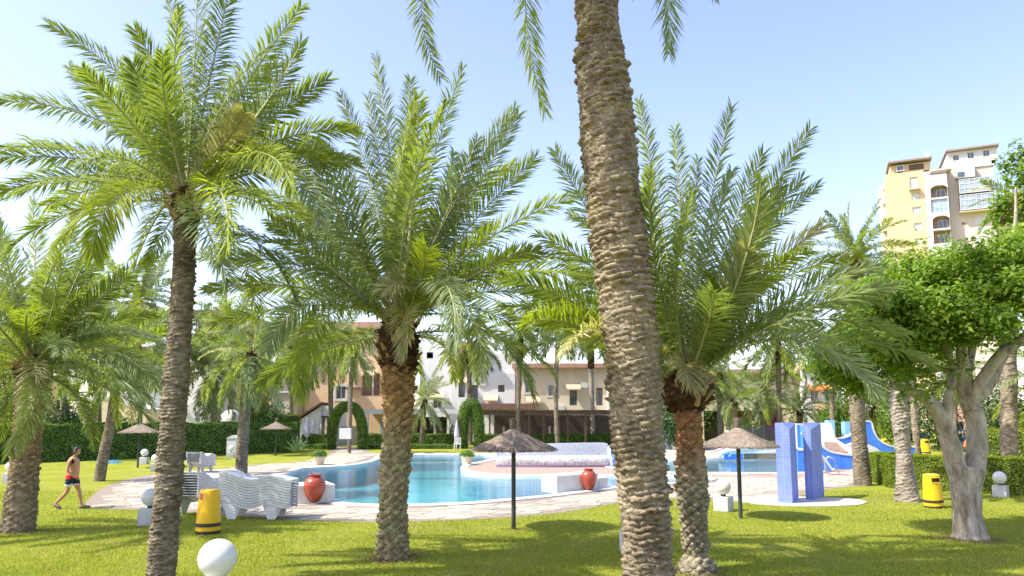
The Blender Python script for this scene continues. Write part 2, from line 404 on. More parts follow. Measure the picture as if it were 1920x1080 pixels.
def fill(name, outer, holes, z, mat, kind='structure'):
    loops = [[Vector((p.x, p.y, 0)) for p in l] for l in [outer] + holes]
    tris = tessellate_polygon(loops); vs = [(p.x, p.y, z) for l in loops for p in l]
    fs = []
    for a, b, c in tris:
        A, B, C_ = (Vector(vs[i]) for i in (a, b, c))
        fs.append((a, b, c) if (B - A).cross(C_ - A).z > 0 else (a, c, b))
    o = link(name, mesh_np(name, vs, fs, mat)); o['kind'] = kind; return o
big = [Vector((-400, -20, 0)), Vector((400, -20, 0)), Vector((400, 900, 0)), Vector((-400, 900, 0))]
fill('lawn', big, [offset_poly(deck, -.12)], 0, 'lawn')
fill('pool_deck', deck, [offset_poly(p, .03) for p in POOLS], .004, 'mortar')
brown = catmull(gp([(872, 870), (930, 862), (1000, 858), (1120, 858), (1130, 874), (1175, 883), (1240, 889), (1340, 891), (1500, 892), (1500, 895), (1330, 894.2), (1270, 892.5), (1165, 891.4), (1040, 891.4), (950, 890.2), (890, 886), (870, 880)]), 3)
fill('brown_deck', brown, [], .008, 'brown_deck')
fill('rear_brown_deck', catmull(gp([(1180, 849.5), (1240, 855.5), (1320, 857), (1345, 852), (1330, 847.5), (1205, 844.5)]), 3), [], .008, 'brown_deck')
for poly, depth, nm in ((pool1, 1.1, 'pool'), (pool2, 1.1, 'rear_pool'), (pool3, .8, 'far_pool')):
    n = len(poly); vs = [(p.x, p.y, .01) for p in poly] + [(p.x, p.y, -depth) for p in poly]
    fs = [(i, (i + 1) % n, (i + 1) % n + n, i + n) for i in range(n)]
    o = link(nm + '_wall', mesh_np(nm + '_wall', vs, fs, 'pool_tile')); o['kind'] = 'structure'
    fill(nm + '_floor', poly, [], -depth, 'pool_floor')
    fill(nm + '_water', poly, [], -.09, 'water')
    # coping: a raised rounded white rim
    w = .36 if nm == 'pool' else .30
    ins, out = offset_poly(poly, -.05), offset_poly(poly, w)
    prof = [(0, -.14), (0, .035), (.06, .055), (.94, .055), (1, .035), (1, .0)]
    vs = []; k = len(prof)
    for a, b in zip(ins, out):
        for t, z in prof: q = a.lerp(b, t); vs.append((q.x, q.y, z))
    fs = [(i * k + j, i * k + j + 1, ((i + 1) % n) * k + j + 1, ((i + 1) % n) * k + j) for i in range(n) for j in range(k - 1)]
    o = link(nm + '_coping', mesh_np(nm + '_coping', vs, fs, 'coping_white')); o['kind'] = 'structure'; smooth_by_angle(o, 50)
# underwater ledge with white fluted edge along the back of the main pool
def pool_steps():  # noqa
    pass
def pool_ledge():
    mb = MB()
    for i in range(46):
        x = 600 + i * 7.0; p = G(x, 866 if x > 700 else 866 + (700 - x) * .06, -.09)
        mb.cbox((p.x, p.y, -.17), (.24, .7, .10))
    o = mb.build('underwater_step_tiles', 'coping_white'); tag(o, kind='structure')
pool_ledge()
# ---- paving stones: irregular flags, 300 nearest as parts of the deck, the rest joined
rng = np.random.default_rng(5)
CW, CD = .62, .46
xs = np.arange(-18, 22, CW); ys = np.arange(17, 60, CD)
gx, gy = np.meshgrid(xs, ys); gx = gx + ((np.arange(len(ys)) % 2) * CW * .5)[:, None]
gx = gx + rng.uniform(-.13, .13, gx.shape); gy = gy + rng.uniform(-.09, .09, gy.shape)
deck_in = offset_poly(deck, -.02)
ok = inside(deck_in, gx, gy)
for p in POOLS: ok &= ~inside(offset_poly(p, .38), gx, gy)
ok &= ~inside(offset_poly(brown, .05), gx, gy)
stones = []
for j in range(gx.shape[0] - 1):
    for i in range(gx.shape[1] - 1):
        if ok[j, i] and ok[j, i + 1] and ok[j + 1, i] and ok[j + 1, i + 1]:
            q = [(gx[j, i], gy[j, i]), (gx[j, i + 1], gy[j, i + 1]), (gx[j + 1, i + 1], gy[j + 1, i + 1]), (gx[j + 1, i], gy[j + 1, i])]
            c = (sum(a for a, _ in q) / 4, sum(b for _, b in q) / 4)
            m_ = random.Random(j * 999 + i)
            sh = .035 * .5
            qq = []
            for a, b in q:
                dx, dy = a - c[0], b - c[1]; l = math.hypot(dx, dy); f = (l - sh * 1.5) / l; qq.append((dx * f, dy * f))
            stones.append((c, qq, .012 + m_.random() * .008))
stones.sort(key=lambda s: s[0][1])
deck_o = bpy.data.objects['pool_deck']
def stone_geo(qq, h, c=(0, 0)):
    vs = [(a + c[0], b + c[1], 0) for a, b in qq] + [(a * .97 + c[0], b * .97 + c[1], h) for a, b in qq]
    return vs, [(4, 5, 6, 7), (0, 1, 5, 4), (1, 2, 6, 5), (2, 3, 7, 6), (3, 0, 4, 7)]
for c, qq, h in stones[:300]:
    vs, fs = stone_geo(qq, h)
    link('paving_stone', mesh_np('paving_stone', vs, fs, 'paving'), deck_o, (c[0], c[1], .004))
mb = MB()
for c, qq, h in stones[300:]: mb.add(*stone_geo(qq, h, c))
o = mb.build('paving_stones_beyond', 'paving_far', None); o.parent = deck_o; o.location.z = .004; o['kind'] = 'stuff'
# ---- grass blades on the near lawn
def grass():
    r = np.random.default_rng(11)
    N = 330000
    # denser near the camera
    d = 8.2 + (26 - 8.2) * r.random(N) ** 1.7; x = (r.random(N) * 2 - 1) * (d * .76 + 1.5)
    ok = ~inside(deck, x, d) & (r.random(N) < 1); x, d = x[ok], d[ok]; n = len(x)
    h = r.uniform(.018, .05, n) * (1 + .25 * np.sin(x * 2.1 + np.sin(d * 1.3))) ; a = r.uniform(0, 2 * np.pi, n); w = r.uniform(.004, .009, n) * (1 + (d - 8) * .04)
    lx, ly = r.normal(0, .018, n), r.normal(0, .018, n)
    v = np.empty((n, 3, 3)); ca, sa = np.cos(a) * w, np.sin(a) * w
    v[:, 0] = np.stack([x - ca, d - sa, np.zeros(n)], 1); v[:, 1] = np.stack([x + ca, d + sa, np.zeros(n)], 1)
    v[:, 2] = np.stack([x + lx, d + ly, h], 1)
    o = link('grass', mesh_fast('grass', v.reshape(-1, 3), None, np.arange(3 * n).reshape(n, 3), ['grass_blade']))
    tag(o, 'short yellow-green lawn grass around the pool deck', 'grass', kind='stuff')
grass()

# ================================================================== LEAVES, HEDGES
def leaf_cloud(pos, nrm, size, r, droop=.25, aspect=.5):
    """two-triangle-pair leaves at pos, facing roughly nrm. returns verts, quads"""
    n = len(pos)
    nn = nrm + r.normal(0, .55, (n, 3)); nn /= np.linalg.norm(nn, axis=1)[:, None] + 1e-9
    t = np.cross(nn, r.normal(0, 1, (n, 3))); t /= np.linalg.norm(t, axis=1)[:, None] + 1e-9
    b = np.cross(nn, t); s = size * r.uniform(.65, 1.3, n)[:, None]
    v = np.empty((n, 4, 3)); v[:, 0] = pos - t * s * .5; v[:, 1] = pos + b * s * aspect * .5 + nn * s * .06
    v[:, 2] = pos + t * s * .5 - nn * s * droop * .4; v[:, 3] = pos - b * s * aspect * .5 + nn * s * .06
    return v.reshape(-1, 3), np.arange(4 * n).reshape(n, 4)
def hedge(a, b, depth, h, leafsize, n, mat, label, group='clipped hedges', seed=1, topn=.35, name='hedge', wob=.04, flip=False, h2=None):
    """clipped hedge whose front foot runs from ground point a to b; foliage skin over a dark core"""
    r = np.random.default_rng(seed); a = Vector((a.x, a.y, 0)); b = Vector((b.x, b.y, 0)); L = (b - a).length; u = (b - a) / L
    nin = Vector((-u.y, u.x, 0));
    if (nin.y < 0) != flip: nin = -nin
    root = empty(name, a, label, 'hedge', group)
    h2 = h2 or h
    areas = [L * h, L * depth * (1 + topn), depth * h * 1.6, depth * h * 1.2]; tot = sum(areas); P_, N_ = [], []
    U, V = np.array(u), np.array(nin); Z = np.array([0, 0, 1.])
    for k, ar in enumerate(areas):
        m = max(1, int(n * ar / tot)); s, t = r.random(m)[:, None], r.random(m)[:, None]
        hh = h + (h2 - h) * (s if k < 2 else (0 if k == 2 else 1))
        if k == 0: p = U * L * s + Z * hh * t; nn = -V
        elif k == 1: p = U * L * s + V * depth * t + Z * hh; nn = Z
        elif k == 2: p = V * depth * s + Z * h * t; nn = -U
        else: p = U * L + V * depth * s + Z * h2 * t; nn = U
        bul = wob * (np.sin(p @ np.array([3.1, 2.3, 4.7]))[:, None] + np.sin(p @ np.array([7.9, -5.3, 8.1]))[:, None] * .6) + r.normal(0, .025, (m, 1))
        # rounded upper edge
        if k == 0: bul = bul - .10 * np.clip((t - .9) * 10, 0, 1) ** 2
        P_.append(p + nn * bul); N_.append(np.tile(nn, (m, 1)))
    pos, nr = np.concatenate(P_), np.concatenate(N_)
    v, q = leaf_cloud(pos, nr + Z * .35, leafsize, r)
    # the leafy shell keeps its own parts: foliage, core
    fo = link('foliage', mesh_fast('foliage', v, q, None, [mat]), root); fo['kind'] = 'stuff'
    c = MB(); i = .07 if leafsize > .08 else .13
    p = [u * i + nin * i, u * (L - i) + nin * i, u * (L - i) + nin * (depth - i), u * i + nin * (depth - i)]
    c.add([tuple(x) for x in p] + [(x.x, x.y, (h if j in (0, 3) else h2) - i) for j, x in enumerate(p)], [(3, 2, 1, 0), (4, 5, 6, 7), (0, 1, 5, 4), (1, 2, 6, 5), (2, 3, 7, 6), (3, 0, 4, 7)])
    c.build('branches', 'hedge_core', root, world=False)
    return root
hedge(G(-260, 880), G(556, 848), 1.6, 2.15, .13, 34000, 'hedge_leaf', 'long tall dark green hedge behind the walking man and the small thatched parasols', seed=3, wob=.06)
hedge(G(500, 846.5), G(562, 845), 1.6, 2.75, .13, 3500, 'hedge_leaf_light', 'taller yellow-topped hedge block at the pool end of the long hedge', seed=4)
hedge(G(564, 838), G(613, 838), 1.0, 1.05, .12, 2200, 'topiary_leaf', 'short low hedge to the left of the first topiary arch', seed=5)
hedge(G(684, 838), G(850, 838), 1.0, 1.1, .12, 5200, 'topiary_leaf', 'low hedge between the two topiary arches behind the pool', seed=6)
hedge(G(908, 836), G(1172, 834), 1.2, 1.0, .12, 7000, 'topiary_leaf', 'low hedge running behind the white mosaic bench', seed=7)
hedge(G(1120, 826), G(1262, 826), 1.3, 1.75, .14, 5000, 'hedge_leaf', 'higher dark hedge behind the thick palm trunk in the middle', seed=8)
hedge(G(560, 842), G(612, 842), .5, .35, .10, 900, 'shrub_leaf', 'ankle-high flower border in front of the short low hedge', seed=9)
hedge(G(686, 842), G(852, 842), .5, .35, .10, 2400, 'shrub_leaf', 'ankle-high flower border in front of the hedge between the arches', seed=10)
hedge(G(1668, 915), G(2040, 938), 1.8, 1.15, .055, 62000, 'hedge_leaf_light', 'waist-high sunlit cypress hedge behind the yellow litter bin', seed=12, topn=.9, wob=.03)
hedge(G(1626, 899), G(1664, 914), 1.5, 1.12, .06, 30000, 'hedge_leaf_light', 'end block of the waist-high hedge beside the tall palm trunk', seed=13, wob=.03, flip=True)
hedge(G(1845, 874), G(2050, 882), 1.6, 1.9, .11, 16000, 'hedge_leaf_light', 'tall bright broadleaf hedge behind the waist-high hedge at the far right', seed=14, wob=.07)
hedge(G(1330, 825), G(1470, 825), 1.2, 1.9, .14, 5000, 'hedge_leaf', 'dark hedge behind the black mesh fence', seed=15)
def leafy(name, label, cat, blobs, leafsize, mat, group=None, seed=0, stem=None, core='hedge_core'):
    """bush or broadleaf tree from ellipsoidal leaf clumps; blobs = (centre, radii, count)"""
    r = np.random.default_rng(seed); base = Vector((blobs[0][0][0], blobs[0][0][1], 0))
    root = empty(name, base, label, cat, group)
    pos, nr = [], []
    for c, rad, n in blobs:
        d = r.normal(0, 1, (n, 3)); d /= np.linalg.norm(d, axis=1)[:, None]
        k = r.random((n, 1)) ** .35
        bump_ = 1 + .16 * np.sin(d @ np.array([5, 3, 4.]) * 2.2)[:, None] + .12 * np.sin(d @ np.array([-7, 6, 5.]) * 1.7)[:, None]
        pos.append(np.array(c) - np.array(base) + d * np.array(rad) * k * bump_); nr.append(d)
    v, q = leaf_cloud(np.concatenate(pos), np.concatenate(nr) + np.array([0, 0, .5]), leafsize, r)
    o = link('crown' if stem else 'foliage', mesh_fast('crown', v, q, None, [mat]), root); o['kind'] = 'stuff'
    if stem: MB().tube([(base.x, base.y, 0), (base.x + .1, base.y, stem[0] * .6), (base.x, base.y, stem[0])], [stem[1], stem[1] * .8, stem[1] * .5]).build('trunk', 'bark_grey', root, smooth=True)
    else: MB().tube([(base.x, base.y, 0), (base.x, base.y, blobs[0][0][2])], [.08, .03]).build('stem', 'bark_grey', root)
    return root
def topiary_arch(px0, px1, ptop, py, label, seed, rad_px=16, lean=0):
    """clipped cypress arch; feet at px0, px1"""
    D = dist_of(py); k = FPX / D; a, b = G(px0, py), G(px1, py); top = (py - ptop) / k; r0 = rad_px / k
    r = np.random.default_rng(seed); w = (b.x - a.x) / 2; cx = (a.x + b.x) / 2
    path = []
    for i in range(29):
        t = math.pi * i / 28
        path.append(Vector((cx - w * math.copysign(abs(math.cos(t)) ** .75, math.cos(t)) , a.y + lean * (i / 28 - .5), (top - r0) * math.sin(t) ** .72)))
    root = empty('topiary_arch', Vector((cx, a.y, 0)), label, 'topiary', 'clipped cypress arches behind the pool')
    MB().tube(path, r0 * .86, 12).build('branches', 'hedge_core', root, smooth=True)
    n = 9000; i = r.integers(0, 28, n); t = r.random(n); pp = np.array([tuple(p) for p in path])
    c = pp[i] + (pp[i + 1] - pp[i]) * t[:, None]; tan = pp[i + 1] - pp[i]; tan /= np.linalg.norm(tan, axis=1)[:, None]
    d = np.cross(tan, r.normal(0, 1, (n, 3))); d /= np.linalg.norm(d, axis=1)[:, None]
    pos = c + d * r0 * (1 + r.normal(0, .05, (n, 1))); pos[:, 2] = np.maximum(pos[:, 2], .03)
    v, q = leaf_cloud(pos - np.array(root.location), d, .11, r)
    o = link('foliage', mesh_fast('foliage', v, q, None, ['topiary_leaf']), root); o['kind'] = 'stuff'
topiary_arch(621, 680, 754, 843, 'slim green topiary arch framing the path to the white kiosk', 1, 9.5)
topiary_arch(867, 898, 748, 841, 'narrow dense green topiary arch beside the closed lilac parasol', 2, 11)

# ================================================================== PALMS
def frond_geo(L, th0, bend, seed, leaf_len=.50, pairs=62, width=.036, droop=.25, p=1.35, vee=28, rach=.024, side=0.0, start=.15, roll=0.0, twist=0.0):
    r = np.random.default_rng(seed); S = 18
    s = np.linspace(0, 1, S + 1); th = th0 - bend * s ** p
    x = np.concatenate([[0], np.cumsum(np.cos((th[1:] + th[:-1]) / 2))]) * L / S
    z = np.concatenate([[0], np.cumsum(np.sin((th[1:] + th[:-1]) / 2))]) * L / S
    y = side * L * s ** 2
    C = np.stack([x, y, z], 1)
    # rachis: three-sided
    rr = rach * (1 - s) ** .8 * (1 + 1.0 * np.exp(-s * 14)) + .004
    N = np.stack([-np.sin(th), 0 * th, np.cos(th)], 1); B = np.array([[0, 1., 0]])
    rv = np.concatenate([C + N * rr[:, None] * .5, C + B * rr[:, None] - N * rr[:, None] * .4, C - B * rr[:, None] - N * rr[:, None] * .4], 0)
    rq = []
    for i in range(S):
        for a, b in ((0, 1), (1, 2), (2, 0)):
            rq.append((a * (S + 1) + i, a * (S + 1) + i + 1, b * (S + 1) + i + 1, b * (S + 1) + i))
    n = pairs * 2
    u = np.repeat(np.linspace(start, 1, pairs) + 0, 2) + r.normal(0, .35 / pairs, n); u = np.clip(u, .05, 1)
    sg = np.tile([1., -1.], pairs)
    Cx = np.stack([np.interp(u, s, C[:, k]) for k in range(3)], 1); t = np.interp(u, s, th)
    T = np.stack([np.cos(t), 0 * t, np.sin(t)], 1); Nn = np.stack([-np.sin(t), 0 * t, np.cos(t)], 1); Bb = np.zeros((n, 3)); Bb[:, 1] = sg
    uu = (u - start) / (1 - start)
    if twist:       # the blade turns about its own rib towards the tip
        tw = (twist * np.clip(uu * 1.6, 0, 1))[:, None]; B0 = np.zeros((n, 3)); B0[:, 1] = 1
        N2 = Nn * np.cos(tw) + B0 * np.sin(tw); B2 = B0 * np.cos(tw) - Nn * np.sin(tw); Nn = N2; Bb = B2 * sg[:, None]
    ang = R(1) * (70 - 42 * uu + r.normal(0, 6, n)); v = R(1) * (vee + r.normal(0, 15, n) + 8 * np.where(r.random(n) < .5, -1, 1))
    ln = leaf_len * (.42 + .58 * np.sin(np.clip(uu / .45, 0, 1) * np.pi / 2)) * (1 - .55 * uu ** 4) * r.uniform(.85, 1.12, n)
    D = T * np.cos(ang)[:, None] + (Bb * np.cos(v)[:, None] + Nn * np.sin(v)[:, None]) * np.sin(ang)[:, None]
    W = np.cross(D, Nn + r.normal(0, .35, (n, 3))); W /= np.linalg.norm(W, axis=1)[:, None]
    w = width * r.uniform(.8, 1.15, n)[:, None] * .5; l = ln[:, None]
    g = np.zeros((n, 3)); g[:, 2] = -1
    mid = Cx + D * l * .5 + g * l * droop * .18; tip = Cx + D * l * (1 - .2 * droop) + g * l * droop * .8
    V = np.stack([Cx - W * w * .45, Cx + W * w * .45, mid + W * w, mid - W * w, tip], 1).reshape(-1, 3)
    o = len(rv); ids = o + np.arange(n) * 5
    lq = np.stack([ids, ids + 1, ids + 2, ids + 3], 1); lt = np.stack([ids + 3, ids + 2, ids + 4], 1)
    allv = np.concatenate([rv, V])
    if roll:        # the blade turns about the line from foot to tip
        a = C[-1] / np.linalg.norm(C[-1]); c_, s_ = math.cos(roll), math.sin(roll)
        allv = allv * c_ + np.cross(np.broadcast_to(a, allv.shape), allv) * s_ + np.outer(allv @ a, a) * (1 - c_)
    return allv, np.array(rq), lq, lt
def frond_mesh(name, geo, scale=1.0, leafmat='frond_green', rmat='rachis'):
    v, rq, lq, lt = geo
    q = np.concatenate([rq, lq]); me = mesh_fast(name, v * scale, q, lt, [leafmat, rmat])
    mi = np.zeros(len(q) + len(lt), np.int32); mi[:len(rq)] = 1
    if len(mi) == len(me.polygons): me.polygons.foreach_set('material_index', mi)
    return me
# shared frond shapes of length 1 (metre-scaled on use): elevation class -> variants
CLS = {'up': (82, 20), 'high': (64, 40), 'mid': (44, 55), 'low': (18, 58), 'down': (-12, 55), 'hang': (-42, 42)}
SHARED = {}
def shared(cls, var, near):
    k = (cls, var, near)
    if k not in SHARED:
        th, be = CLS[cls]; rs = random.Random(hash(k) % 1000 if False else var * 7 + list(CLS).index(cls) * 31)
        L = 3.0
        g = frond_geo(L, R(th + rs.uniform(-6, 6)), R(be + rs.uniform(-12, 12)), var * 13 + int(th) + 100, leaf_len=.52 if near else .56,
                      pairs=110 if near else 56, width=.028 if near else .055, droop=rs.uniform(.15, .5), side=rs.uniform(-.08, .08),
                      roll=R(rs.choice((-1, 1)) * (rs.uniform(30, 80) if th > 50 else rs.uniform(5, 35))))
        SHARED[k] = frond_mesh('frond_' + cls, g)
    return SHARED[k]
def set_mat(o, leafmat, rmat='rachis'):
    if leafmat != 'frond_green':
        o.material_slots[0].link = 'OBJECT'; o.material_slots[0].material = MAT[leafmat]
    if rmat != 'rachis': o.material_slots[1].link = 'OBJECT'; o.material_slots[1].material = MAT[rmat]
def trunk_mesh(path, radii, rows_h=.09, ncell=9, amp=.05, style='scale', seed=0, seg=None, dv=.02, origin=Vector()):
    """bark built as real relief: staggered leaf scars along a bent, tapered trunk"""
    r = np.random.default_rng(seed); pts = catmull(path, 10, False); P_ = np.array([tuple(p - origin) for p in pts])
    zz = P_[:, 2]; H = zz[-1] - zz[0]; nv = max(12, int(H / dv)); z = np.linspace(zz[0], zz[-1], nv)
    cx, cy = np.interp(z, zz, P_[:, 0]), np.interp(z, zz, P_[:, 1])
    rp = np.array([p.z - origin.z for p in path]); rad = np.interp(z, rp, radii)
    seg = seg or 64; th = np.linspace(0, 2 * np.pi, seg, endpoint=False)
    Zg, Tg = np.meshgrid(z, th, indexing='ij')
    U_, V_ = Tg / (2 * np.pi) * ncell, Zg / rows_h * .5
    wob = .35 * np.sin(Tg * 3 + Zg * 2.1) + .3 * np.sin(Tg * 7 - Zg * 3.3) + .25 * np.sin(Tg * 13 + Zg * 9)
    if style == 'flap':       # slanting columns of overlapping leaf scars, each column at its own height
        un = Tg / (2 * np.pi) * ncell + np.floor(Zg / rows_h / 2 + .4 * wob) * .37 + wob * .45; cell = np.floor(un).astype(int) % ncell; fu = un - np.floor(un)
        ph = r.uniform(0, 1, 64)[(cell * 5) % 64]
        vv = Zg / rows_h + ph * .8 + wob * .45 + .12 * np.sin(fu * 6.28); row = np.floor(vv).astype(int); fv = vv - row
    else:
        A_, B_ = U_ + V_ + wob * .10, U_ - V_ + wob * .08; row = np.floor(A_ - B_ + .5).astype(int); fv, fu = A_ - np.floor(A_), B_ - np.floor(B_)
        cell = (np.floor(A_).astype(int) + np.floor(B_).astype(int)) % (2 * ncell)
    tab = r.uniform(.35, 1.0, (4096,)); a = tab[(row * 131 + cell * 17) % 4096]; a2 = tab[(row * 71 + cell * 37 + 5) % 4096]
    if style == 'flap': pw = .35 + .9 * tab[(row * 53 + cell * 91) % 4096]; d = (a ** 1.4) * np.abs(np.sin(np.pi * np.clip(fv, 0, 1) ** pw)) ** .6 * (1 - .8 * np.abs(2 * fu - 1) ** 3) * (.75 + .35 * fv)
    elif style == 'scale':
        d = a * (1 - np.abs(2 * fu - 1) ** 3.2) * (1 - np.abs(2 * fv - 1) ** 3.2) * (.45 + .55 * (fv + 1 - fu) * .5)
    else: d = .5 * a * fv ** 2
    lowf = 1 + .35 * np.sin(Zg * 1.9 + Tg + seed) + .25 * np.sin(Zg * 4.7 - 2 * Tg); d = d * np.clip(lowf, .35, 1.5)
    fine = r.normal(0, .11, d.shape) + .2 * np.sin(Tg * 31 + Zg * 50 + wob * 4) * a2
    R_ = rad[:, None] + amp * (d + fine * .6) - amp * .5
    X = cx[:, None] + R_ * np.cos(Tg); Y = cy[:, None] + R_ * np.sin(Tg); Zo = Zg + amp * .25 * (a - .5) * (fv > .5)
    v = np.stack([X, Y, Zo], -1).reshape(-1, 3)
    i, j = np.meshgrid(np.arange(nv - 1), np.arange(seg), indexing='ij'); j2 = (j + 1) % seg
    q = np.stack([i * seg + j, i * seg + j2, (i + 1) * seg + j2, (i + 1) * seg + j], -1).reshape(-1, 4)
    return v, q
def palm(label, path_px, base_py, radii_px, crown_px, L, nf, seed, bark='bark_grey', style='scale', rows=.09, ncell=9, amp=.04, dv=.02, seg=64,
         keys=(), near=True, crown_r=.0, crown_h=.0, elev=(80, -35), pale=.04, yellow=.2, group='date palms on the lawn', fibre='crown_fibre', grey=.35, Y=None, key_len=None, leafscale=1.0, skirt=0, kind='date'):
    D = Y if Y else dist_of(base_py); k = FPX / D
    path = [P(x, y, D) for x, y in path_px]; path[0].z = -.05
    rad = [r / k * (.66 if (not near and base_py < 870) else 1) for r in radii_px]
    root = empty('palm_tree', Vector((path[0].x, D, 0)), label, 'palm tree', group)
    org = root.location
    v, q = trunk_mesh(path, rad, rows, ncell, amp, style, seed, seg, dv, org)
    link('trunk', mesh_fast('trunk', v, q, None, [bark], True), root)
    top = path[-1]; cr = crown_r or rad[-1] * 1.35; ch = crown_h or cr * 1.5
    cpt = P(*crown_px, D)
    # crown base: a fibrous bulb of cut leaf stalks
    cb = [Vector((top.x, top.y, top.z - ch * .25)), Vector((top.x, top.y, top.z + ch * .15)), (top + cpt) / 2, cpt, cpt + Vector((0, 0, ch * .35))]
    v, q = trunk_mesh(cb, [rad[-1] * .95, cr * .98, cr, cr * .62, cr * .15], .10, 9, amp * 1.7, 'flap', seed + 5, 40, .025, org)
    link('crown_base', mesh_fast('crown_base', v, q, None, [fibre], True), root)
    r = random.Random(seed)
    # cut stalk stubs round the bulb
    st = MB()
    for i in range(26 if near else 12):
        a = i * 2.4; zc = top.z + r.uniform(-.05, .9) * (cpt.z - top.z); e = R(r.uniform(35, 65)); l = r.uniform(.14, .3) if near else .22
        c0 = Vector((top.x + cr * .7 * math.cos(a), top.y + cr * .7 * math.sin(a), zc)); d = Vector((math.cos(a) * math.cos(e), math.sin(a) * math.cos(e), math.sin(e)))
        st.tube([c0, c0 + d * l * .5, c0 + d * l], [.05, .04, .022], 5)
    so = st.build('leaf_stalk_stubs', 'rachis_dry', root); so['kind'] = 'stuff'
    # hand-placed outer fronds: (tip px, tip py[, bend deg[, colour]])
    Lk = key_len or L * .93; sgn = 1
    for i, kf in enumerate(keys):
        tp = P(kf[0], kf[1], D); d = tp - cpt; c = math.hypot(d.x, d.z)
        dy = 0
        if c < Lk: dy = math.sqrt(Lk * Lk - c * c) * .75 * sgn; sgn = -sgn
        if len(kf) > 4: dy = kf[4]
        # undo perspective: keep the tip on its pixel at the new depth
        tp = P(kf[0], kf[1], D + dy); d = tp - cpt
        el = math.atan2(d.z, math.hypot(d.x, d.y)); az = math.atan2(d.y, d.x); ln = d.length
        e = math.degrees(el); bend = kf[2] if len(kf) > 2 and kf[2] else (22 if e > 65 else 38 if e > 40 else 62 if e > 5 else 85 if e > -25 else 70)
        bend = R(bend + r.uniform(-6, 6)); sd_ = seed * 100 + i
        # integrate the curve to aim its chord
        s = np.linspace(0, 1, 60); th = -bend * s ** 1.35; cxx, czz = np.cos(th).mean(), np.sin(th).mean()
        ca = math.atan2(czz, cxx); cl = math.hypot(cxx, czz)
        g = frond_geo(ln / cl, el - ca, bend, sd_, leaf_len=(.60 if e > 35 else .53) * leafscale * r.uniform(.92, 1.08), pairs=150, width=.026, droop=r.uniform(.1, .4), vee=r.uniform(10, 32), roll=R((1 if d.x < 0 else -1) * (r.uniform(40, 85) if e > 40 else r.uniform(25, 55) if e > -5 else 10)) if len(kf) < 6 else 0, twist=(kf[5] if len(kf) > 5 else 0 if e > -5 else R((1 if d.x < 0 else -1) * r.uniform(45, 80))))
        cm = kf[3] if len(kf) > 3 and kf[3] else ('frond_yellow' if r.random() < yellow * .5 else 'frond_grey' if r.random() < grey else 'frond_green')
        o = link('frond', frond_mesh('frond', g, 1, cm, 'rachis'), root, cpt - org); o.rotation_euler = (0, 0, az)
    # the rest of the crown, shared shapes
    n = nf
    for i in range(n):
        f = (i + .5) / n; el = elev[0] + (elev[1] - elev[0]) * f ** .9 + r.uniform(-8, 8)
        cls = 'up' if el > 72 else 'high' if el > 52 else 'mid' if el > 28 else 'low' if el > 2 else 'down' if el > -28 else 'hang'
        me = shared(cls, r.randrange(4), near)
        o = link('frond', me, root, cpt - org + Vector((0, 0, -ch * .55 * f)))
        o.rotation_euler = (R(r.uniform(-14, 14)), R(r.uniform(-5, 5)), i * 2.39996 + r.uniform(-.3, .3))
        sc_ = L / 3.0 * r.uniform(.82, 1.06) * (.95 if f > .6 else 1); o.scale = (sc_, sc_ * r.uniform(.85, 1.1), sc_)
        x = r.random()
        if x < pale: set_mat(o, 'frond_pale', 'rachis_dry')
        elif x < pale + yellow: set_mat(o, 'frond_yellow')
        elif x < pale + yellow + grey: set_mat(o, 'frond_grey')
    return root
# the five near palms
palm('tall slender grey-trunked palm between the walking man and the yellow bin', [(300, 1100), (306, 1020), (316, 900), (330, 720), (341, 560), (349, 410)], 1100, [25, 25, 24, 23, 21, 21],
     (350, 358), 3.1, 22, 11, bark='bark_grey', style='flap', rows=.055, ncell=7, amp=.05, dv=.010, seg=90,
     keys=[(95, 48, 70), (255, 60, 75), (-10, 190, 62), (-40, 300, 55), (-30, 372, 70), (300, -70, 14), (372, -90, 8), (440, -60, 12), (565, 12, 28), (612, 150, 50), (668, 245, 62), (640, 300, 75, 'frond_grey'),
           (545, 350, 85, 'frond_yellow'), (100, 470, 80, 'frond_yellow'), (175, 480, 85, 'frond_yellow'), (255, 492, 70, 'frond_yellow'), (425, 468, 75), (90, 385, 60, 'frond_yellow'),
           (600, 420, 90), (455, 215, 95, 'frond_pale', -.8), (250, 120, 60), (520, 120, 40)],
     elev=(78, -12), pale=.02, yellow=.22, grey=.25)
palm('stout short palm in the middle of the lawn, mossy yellow trunk', [(737, 1047), (738, 980), (741, 860), (745, 770), (747, 686)], 1047, [29, 27.5, 27, 28, 33],
     (745, 600), 4.2, 25, 22, bark='boots_yellow', style='scale', rows=.085, ncell=8, amp=.125, dv=.014, seg=84, crown_r=.42,
     keys=[(705, 108, 14), (690, 185, 16), (770, 150, 10), (778, 205, 10, 'frond_yellow'), (868, 128, 20), (965, 205, 30), (972, 215, 34), (1003, 298, 46), (1088, 365, 40), (1105, 490, 62), (1095, 600, 80, 'frond_grey'),
           (1000, 745, 100), (900, 700, 105), (600, 268, 34), (560, 310, 40), (425, 345, 66, 'frond_yellow'), (520, 430, 60, 'frond_yellow'), (380, 482, 62), (385, 545, 72), (400, 610, 80),
           (560, 740, 105, 'frond_yellow'), (960, 310, 60, 'frond_yellow'), (850, 650, 120), (720, 545, 110, 'frond_pale', -1.6), (760, 660, 100, 'frond_pale', -1.5), (1000, 640, 95), (500, 660, 95), (640, 180, 20)],
     elev=(88, 22), pale=.03, yellow=.2, grey=.3)
